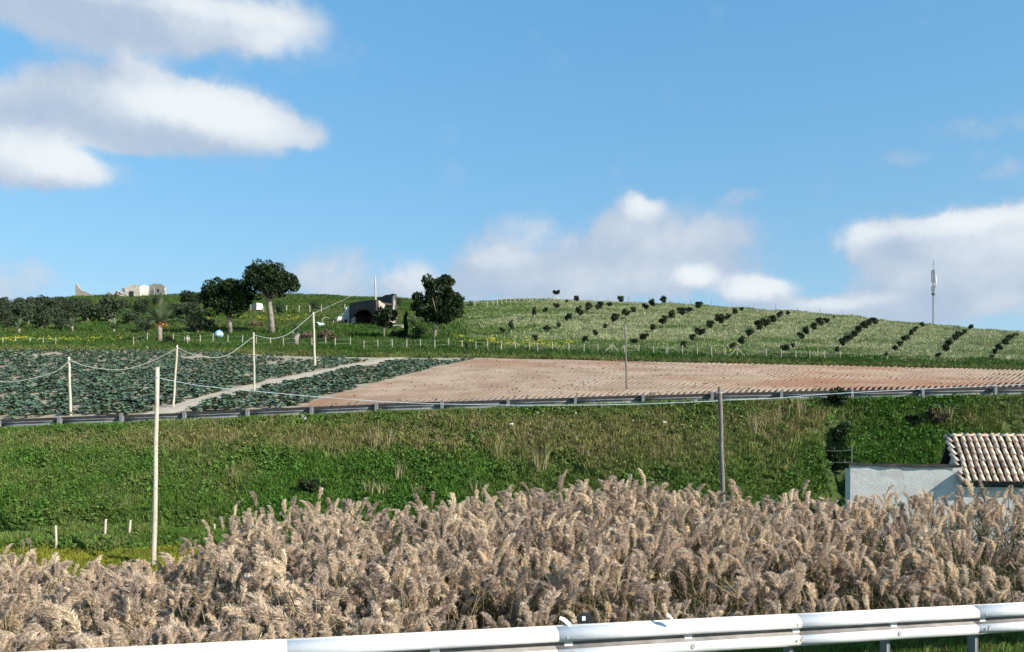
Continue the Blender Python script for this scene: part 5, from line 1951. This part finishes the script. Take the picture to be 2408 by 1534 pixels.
    px = CX + F * x / y; py = CY - F * (height(x, y) - CZ) / y
    d = np.exp(-((px - 530) / 60) ** 2 - ((py - 1190) / 22) ** 2) * 0.7 + 0.02 + np.exp(-((px - 800) / 60) ** 2 - ((py - 1185) / 14) ** 2) * 0.3
    k = RNG.uniform(0, 1, len(x)) < d
    scatter('bank_flowers', on_ground(x, y, 0.17)[k], RNG.uniform(0.6, 1.2, k.sum()), RNG.uniform(0, 6, k.sum()), RNG.integers(0, 3, k.sum()), F_, 'tiny yellow flowers dotted over the lower bank', 'flowers')
    # ---- meadow strip in front of the bank
    Mb = material('meadow grass', (0.12, 0.17, 0.02), (0.20, 0.22, 0.03), 0.5, 0.7, island=0.3, inst=0.3, trans=0.25, tint=(0.34, 0.29, 0.03))
    T2 = [blades(14, 0.15, 0.11, 0.018, 0.8, 600 + s, Mb, 'meadow_tuft') for s in range(3)]
    x, y = pts_in(30000, -20, 12, 20, 29.5, lambda x, y: (CX + F * x / y > -60) & (y < K(CX + F * x / y, [-900, 0, 600, 1200, 1700, 2000], [31, 29, 28.5, 28, 27.6, 27])))
    scatter('meadow_grass', on_ground(x, y), RNG.uniform(0.6, 1.2, len(x)), RNG.uniform(0, 6, len(x)), RNG.integers(0, 3, len(x)), T2, 'yellow-green meadow grass between the reeds and the bank', 'grass', np.clip(vnoise(x, y, 1.5, 50) * 1.6 - 0.5, 0, 1))
    # ---- verge under the near guardrail
    T3 = [blades(18, 0.22, 0.10, 0.016, 0.8, 700 + s, M['bank_blade'], 'verge_tuft') for s in range(4)]
    x, y = pts_in(16000, -8, 11, 5, 14, lambda x, y: (y - RAIL_A - RAIL_B * x > -0.5) & (y - RAIL_A - RAIL_B * x < 2.6))
    scatter('verge_grass', on_ground(x, y), RNG.uniform(0.6, 1.3, len(x)) * (0.5 + 0.5 * sstep(y - RAIL_A - RAIL_B * x, 0, 0.6)), RNG.uniform(0, 6, len(x)), RNG.integers(0, 4, len(x)), T3, 'green verge grass under the near guardrail', 'grass', RNG.uniform(0, 0.5, len(x)))
    # ---- strip of rank grass between fields and hill
    T4 = [blades(12, 0.42, 0.24, 0.06, 0.8, 800 + s, M['slope_blade'], 'rank_tuft') for s in range(4)]
    x, y = pts_in(60000, -85, 75, 74, 104, lambda x, y: (y > Yb0(x, y) - 0.7) & (y < Yb0(x, y) + 5.5 + 16 * (1 - sstep(CX + F * x / y, 980, 1250)) + 2 * vnoise(x, y, 5, 3)))
    t = np.clip((1 - sstep(y - Yb0(x, y), 0.5, 2.2)) * 0.9 * vnoise(x, y, 3, 9) + 0.5 * (vnoise(x, y, 5, 19) - 0.4), 0, 1)
    scatter('rank_grass', on_ground(x, y), RNG.uniform(0.6, 1.3, len(x)) * (0.7 + 0.6 * vnoise(x, y, 2.0, 12)), RNG.uniform(0, 6, len(x)), RNG.integers(0, 4, len(x)), T4, 'rank dark green grass along the fence beyond the fields', 'grass', t)
    # ---- farm terrace and slope at the left
    T5 = [blades(9, 0.42, 0.30, 0.09, 0.9, 900 + s, M['slope_blade'], 'slope_tuft') for s in range(4)]
    x, y = pts_in(70000, -125, 5, 100, 235, lambda x, y: (CX + F * x / y > -40) & (CX + F * x / y < 1080 + 30 * vnoise(x, y, 6, 2)))
    scatter('slope_grass', on_ground(x, y), RNG.uniform(0.7, 1.5, len(x)), RNG.uniform(0, 6, len(x)), RNG.integers(0, 4, len(x)), T5, 'green grass on the slopes around the ruined farm', 'grass', np.clip(vnoise(x, y, 7, 61) * 1.2 - 0.45, 0, 1))
    # ---- dry orchard hillside
    T6 = [blades(10, 0.27, 0.36, 0.075, 1.0, 950 + s, M['hill_blade'], 'hill_tuft') for s in range(4)]
    x, y = pts_in(130000, -25, 130, 78, 200, lambda x, y: (CX + F * x / y > 1040 + 50 * vnoise(x, y, 8, 2)) & (CX + F * x / y < 2470) & (y > Yb0(x, y) + 4))
    px = CX + F * x / y
    # green towards the foot of the hill and in flat hollows, straw-coloured elsewhere
    ny = vnoise(x * 0.35, y, 4.0, 71)
    t = 0.20 + 0.62 * sstep(px, 1060, 1500) - 0.5 * np.exp(-((y - Yb0(x, y) - 9) / 9) ** 2) * (1 - 0.6 * sstep(px, 1600, 2100)) + 2.0 * (ny - 0.5) + 0.5 * (vnoise(x, y, 1.2, 5) - 0.5)
    scatter('hill_grass', on_ground(x, y), RNG.uniform(0.6, 1.4, len(x)) * (0.6 + 0.8 * vnoise(x * 0.4, y, 2.2, 13)), RNG.uniform(0, 6, len(x)), RNG.integers(0, 4, len(x)), T6, 'pale dry grass over the orchard hillside', 'grass', np.clip(t, 0, 1))
    # ---- yellow flower bands
    F2 = [leafy(12, 0.12, 0.30, 0.16, 520 + s, M['yellow'], 'flower', 0.2) for s in range(3)]
    x, y = pts_in(120000, -70, 40, 80, 150, lambda x, y: (CX + F * x / y > -20))
    px = CX + F * x / y; py = CY - F * (height(x, y) - CZ) / y
    d = 0.16 * np.exp(-((py - 803) / 5) ** 2) * (1 - sstep(px, 240, 330)) * vnoise(x, y, 5, 3) + 0.26 * np.exp(-((px - 640) / 95) ** 2 - ((py - 750) / 5) ** 2) * vnoise(x, y, 4, 5) + 0.10 * np.exp(-((px - 1120) / 60) ** 2 - ((py - 806) / 8) ** 2) + 0.12 * np.exp(-((px - 1270) / 90) ** 2 - ((py - 812) / 8) ** 2) + 0.08 * np.exp(-((px - 1690) / 60) ** 2 - ((py - 832) / 4) ** 2)
    k = RNG.uniform(0, 1, len(x)) < d
    scatter('yellow_flowers', on_ground(x, y, 0.30)[k], RNG.uniform(0.6, 1.2, k.sum()), RNG.uniform(0, 6, k.sum()), RNG.integers(0, 3, k.sum()), F2, 'bands of yellow wild flowers around the farm and hill foot', 'flowers')
    # ---- rough scrub on the skyline field
    S = [leafy(26, 0.35, 0.5, 0.22, 970 + s, M['bush_leaf'], 'scrub') for s in range(3)]
    x, y = pts_in(9000, -125, 5, 150, 236, lambda x, y: (CX + F * x / y > -40) & (CX + F * x / y < 1060))
    scatter('scrub', on_ground(x, y), RNG.uniform(0.5, 1.1, len(x)), RNG.uniform(0, 6, len(x)), RNG.integers(0, 3, len(x)), S, 'low green scrub over the far slope behind the farm', 'scrub')


greens()

# ------------------------------------------------------------------ reed bed


def reed_parts(h, seed):
    """one reed: stalk, leaves, plume; returns three lists (verts, faces)"""
    r = np.random.default_rng(seed)
    lean = np.array([r.normal(0.06, 0.05), r.normal(0, 0.05)]) * h
    hp = 0.31 * r.uniform(0.75, 1.3)            # plume length
    zs = h - hp * 0.8

    def axis_at(t):
        return np.array([lean[0] * t * t, lean[1] * t * t, zs * t])
    st = MB()
    ts = [0, 0.4, 0.75, 1.0]
    st.tube([axis_at(t) for t in ts] , [0.010, 0.009, 0.007, 0.005], 4, False)
    lv, lf = [], []
    nl = int(5 + h * 2.2)
    for i in range(nl):
        t = 0.25 + 0.72 * (i + r.uniform(0, 1)) / nl
        c = axis_at(t)
        a = r.uniform(0, 6.28)
        L = r.uniform(0.28, 0.5)
        w = r.uniform(0.016, 0.028)
        d = np.array([math.cos(a), math.sin(a), 0]); s = np.array([-math.sin(a), math.cos(a), 0])
        up = r.uniform(0.5, 1.3)
        p1 = c + d * L * 0.5 + np.array([0, 0, L * 0.5 * up]); p2 = c + d * L + np.array([0, 0, L * (0.5 * up - r.uniform(0.1, 0.5))])
        b = len(lv)
        lv += [c - s * w * 0.4, c + s * w * 0.4, p1 + s * w * 0.5, p1 - s * w * 0.5, p2]
        lf += [(b, b + 1, b + 2, b + 3), (b + 3, b + 2, b + 4)]
    # plume: branched feathery panicle, nodding to one side
    pv, pf = [], []
    top = axis_at(1.0)
    ndir = r.uniform(0, 6.28)
    nod = np.array([math.cos(ndir), math.sin(ndir), 0]) * r.uniform(0.04, 0.20)
    fat = r.uniform(0.65, 1.25)
    nb = 300
    for i in range(nb):
        t = r.uniform(0, 1) ** 0.85
        c = top + np.array([0, 0, hp * t]) + nod * t * t * 1.5
        a = r.uniform(0, 6.28)
        env = math.sin(math.pi * min(1, 0.12 + 0.86 * (1 - t) ** 0.8)) ** 0.8
        L = (0.025 + 0.092 * env) * fat * r.uniform(0.6, 1.15)
        d = np.array([math.cos(a), math.sin(a), r.uniform(0.5, 1.6)]); d /= np.linalg.norm(d)
        s = np.cross(d, r.normal(0, 1, 3)); s /= np.linalg.norm(s)
        w = r.uniform(0.004, 0.0095)
        m = c + d * L * 0.55
        e = c + d * L + np.array([0, 0, -0.012]) + nod * 0.25
        b = len(pv)
        pv += [c, m + s * w, e, m - s * w]
        pf += [(b, b + 1, b + 2, b + 3)]
    return (st.v, st.f), (lv, lf), (pv, pf)


def reeds():
    hs = [1.1, 1.6, 2.1, 2.6, 3.1]
    parts, whole = [], []
    for hi, h in enumerate(hs):
        for k in range(4):
            a, b, c = reed_parts(h, 1000 + hi * 10 + k)
            ms = [mesh_from('stalk', a[0], a[1], M['reed_stem']), mesh_from('foliage', b[0], b[1], M['reed_leaf']), mesh_from('plume', c[0], c[1], M['plume'])]
            parts.append(ms)
            v = list(a[0]) + [tuple(q) for q in b[0]] + [tuple(q) for q in c[0]]
            f = list(a[1]) + [tuple(i + len(a[0]) for i in q) for q in b[1]] + [tuple(i + len(a[0]) + len(b[0]) for i in q) for q in c[1]]
            fm = [0] * len(a[1]) + [1] * len(b[1]) + [2] * len(c[1])
            whole.append(mesh_from('reed', v, f, [M['reed_stem'], M['reed_leaf'], M['plume']], fmat=fm))
    bare = []
    for k in range(4):      # leafy stalks without a plume
        a, b, c = reed_parts(1.5, 1100 + k)
        b2 = reed_parts(1.5, 1200 + k)[1]
        v = list(a[0]) + [tuple(q) for q in b[0]] + [tuple(q) for q in b2[0]]
        f = list(a[1]) + [tuple(i + len(a[0]) for i in q) for q in b[1]] + [tuple(i + len(a[0]) + len(b[0]) for i in q) for q in b2[1]]
        bare.append(mesh_from('reed', v, f, [M['reed_stem'], M['reed_leaf']], fmat=[0] * len(a[1]) + [1] * (len(b[1]) + len(b2[1]))))
    sky_x = [-300, 0, 100, 300, 450, 520, 620, 700, 760, 900, 1050, 1200, 1300, 1450, 1600, 1900, 2000, 2150, 2300, 2408, 2700]
    sky_y = [1310, 1320, 1336, 1344, 1326, 1255, 1222, 1200, 1192, 1200, 1172, 1176, 1160, 1146, 1160, 1166, 1180, 1178, 1160, 1148, 1145]

    def field(n, s0=0.95):
        x = RNG.uniform(-16, 17, n); y = RNG.uniform(7.5, 22, n)
        s = y - RAIL_A - RAIL_B * x
        px = CX + F * x / y
        yb = 20.6 + 0.8 * np.sin(x * 0.7) + RNG.normal(0, 0.35, n) - 1.2 * sstep(px, 1900, 2300)
        k = (s > s0) & (y < yb) & (px > -120) & (px < 2520)
        return x[k], y[k], s[k], px[k]

    def tops(x, y, s, px):
        zb = -(K(px, sky_x, sky_y) - CY) / F * 20.2                # top of the canopy at the back
        zf = near_top(x) - CZ - 0.62 + 0.04 * s                          # canopy right behind the rail stays low
        t = np.clip(s / (20.2 - RAIL_A - RAIL_B * x), 0, 1) ** 0.9
        return zf * (1 - t) + zb * t + CZ

    x, y, s, px = field(13500)
    keep = RNG.uniform(0, 1, len(x)) < (2.4 * vnoise(x, y, 0.8, 91, 2) - 0.50 - 0.3 * sstep(px, 1500, 2000) * (1 - sstep(s, 3, 7)))
    x, y, s, px = x[keep], y[keep], s[keep], px[keep]
    z0 = height(x, y)
    tp = tops(x, y, s, px) + RNG.normal(-0.10, 0.20, len(x)) + 0.6 * (vnoise(x, y, 1.5, 93) - 0.5)
    far = RNG.uniform(0, 1, len(x)) < 0.012
    tp = tp + far * RNG.uniform(0.1, 0.35, len(x))
    tp = tp + (1 - sstep(s, 1.0, 2.6)) * RNG.uniform(-0.35, 0.2, len(x))
    tall = [(608, 1172), (755, 1176), (1062, 1150), (1318, 1104), (1384, 1126), (1452, 1098), (1600, 1142), (1786, 1134), (1910, 1140), (2335, 1138), (45, 1258), (2080, 1150)]
    tx = np.array([(q[0] - CX) / F * 19.3 for q in tall]); ty = np.full(len(tall), 19.3)
    tz = np.array([CZ + (CY - q[1]) / F * 19.3 for q in tall])
    x, y, tp = np.concatenate([x, tx]), np.concatenate([y, ty]), np.concatenate([tp, tz])
    px = np.concatenate([px, [float(q[0]) for q in tall]]); s = y - RAIL_A - RAIL_B * x
    z0 = height(x, y)
    h = np.clip(tp - z0, 0.62, 4.2)
    hi = np.argmin(np.abs(h[:, None] - np.array(hs)[None, :]), 1)
    sc = h / np.array(hs)[hi]
    idx = hi * 4 + RNG.integers(0, 4, len(x))
    rot = RNG.uniform(0, 6.28, len(x))
    tint = np.clip(vnoise(x, y, 2.0, 95) * 1.7 - 0.75 + RNG.normal(0, 0.15, len(x)), 0, 1)
    # the reeds that show largest: nearest and tallest inside the frame
    top_py = CY - F * (z0 + h - CZ) / y
    rail_py = CY - F * (near_top(x) - CZ) / (RAIL_A + RAIL_B * x)
    vis = (px > 10) & (px < 2400) & (top_py < rail_py - 30)
    # how far the plume stands clear of those in front of it
    clear = np.zeros(len(x))
    order = np.argsort(y)
    cols = {}
    for i in order:
        c = int(px[i] // 14)
        lo = cols.get(c, 9999)
        clear[i] = min(60, max(0, lo - top_py[i]))
        cols[c] = min(lo, top_py[i])
    score = np.where(vis, clear * 20 / y, -1)
    pick = np.argsort(-score)[:300]
    mask = np.zeros(len(x), bool); mask[pick] = True
    for i in pick:
        o = empty('reed', (x[i], y[i], z0[i]), float(rot[i]), float(sc[i]))
        o.rotation_euler = (RNG.normal(0, .12), RNG.normal(0.05, .12), float(rot[i]))
        tag(o, 'dry beige reed with feathery plume standing clear in the reed bed', 'reed', 'reeds standing clear in the reed bed')
        for nm, me in zip(('stalk', 'foliage', 'plume'), parts[idx[i]]):
            link(nm, me, o)
    q = ~mask
    scatter('reed_bed', np.stack([x, y, z0], -1)[q], sc[q], rot[q], idx[q], whole, 'dense bed of dry beige reeds with feathery plumes behind the near guardrail', 'reeds', tint[q], 0.34)
    x, y, s, px = field(4200, 0.8)
    z0 = height(x, y)
    h = np.clip(tops(x, y, s, px) - 0.35 - z0, 0.5, 2.8) * RNG.uniform(0.6, 1.0, len(x))
    scatter('reed_leaves', np.stack([x, y, z0], -1), h / 1.4, RNG.uniform(0, 6.3, len(x)), RNG.integers(0, 4, len(x)), bare, 'leafy undergrowth of straw and green blades between the reeds', 'reeds', np.clip(vnoise(x, y, 1.6, 96) * 1.8 - 0.55, 0, 1), 0.2)


def bent_stalks():
    """long bare stalks lying bent and broken across the reed bed"""
    kinds = []
    for k in range(5):
        r = random.Random(k + 400)
        m = MB()
        L = r.uniform(0.7, 1.2)
        b = r.uniform(0.15, 0.4)
        m.tube([(0, 0, 0), (0.03, 0, L * 0.5), (0.05 + b * 0.5, 0, L * 0.72), (b * 1.8, 0, L * r.uniform(0.6, 0.8))], [0.006, 0.0055, 0.0045, 0.003], 4, False)
        kinds.append(m.mesh('stalk', M['reed_stem']))
    x, y = pts_in(1500, -14, 15, 8, 21, lambda x, y: (y - RAIL_A - RAIL_B * x > 1.2) & (y < 20))
    z = height(x, y) + RNG.uniform(0.2, 0.9, len(x))
    scatter('bent_stalks', np.stack([x, y, z], -1), RNG.uniform(0.6, 1.0, len(x)), RNG.uniform(0, 6.3, len(x)), RNG.integers(0, 5, len(x)), kinds, 'bare broken straw stalks leaning through the reed bed', 'reeds', None, 1.1)


reeds()
bent_stalks()
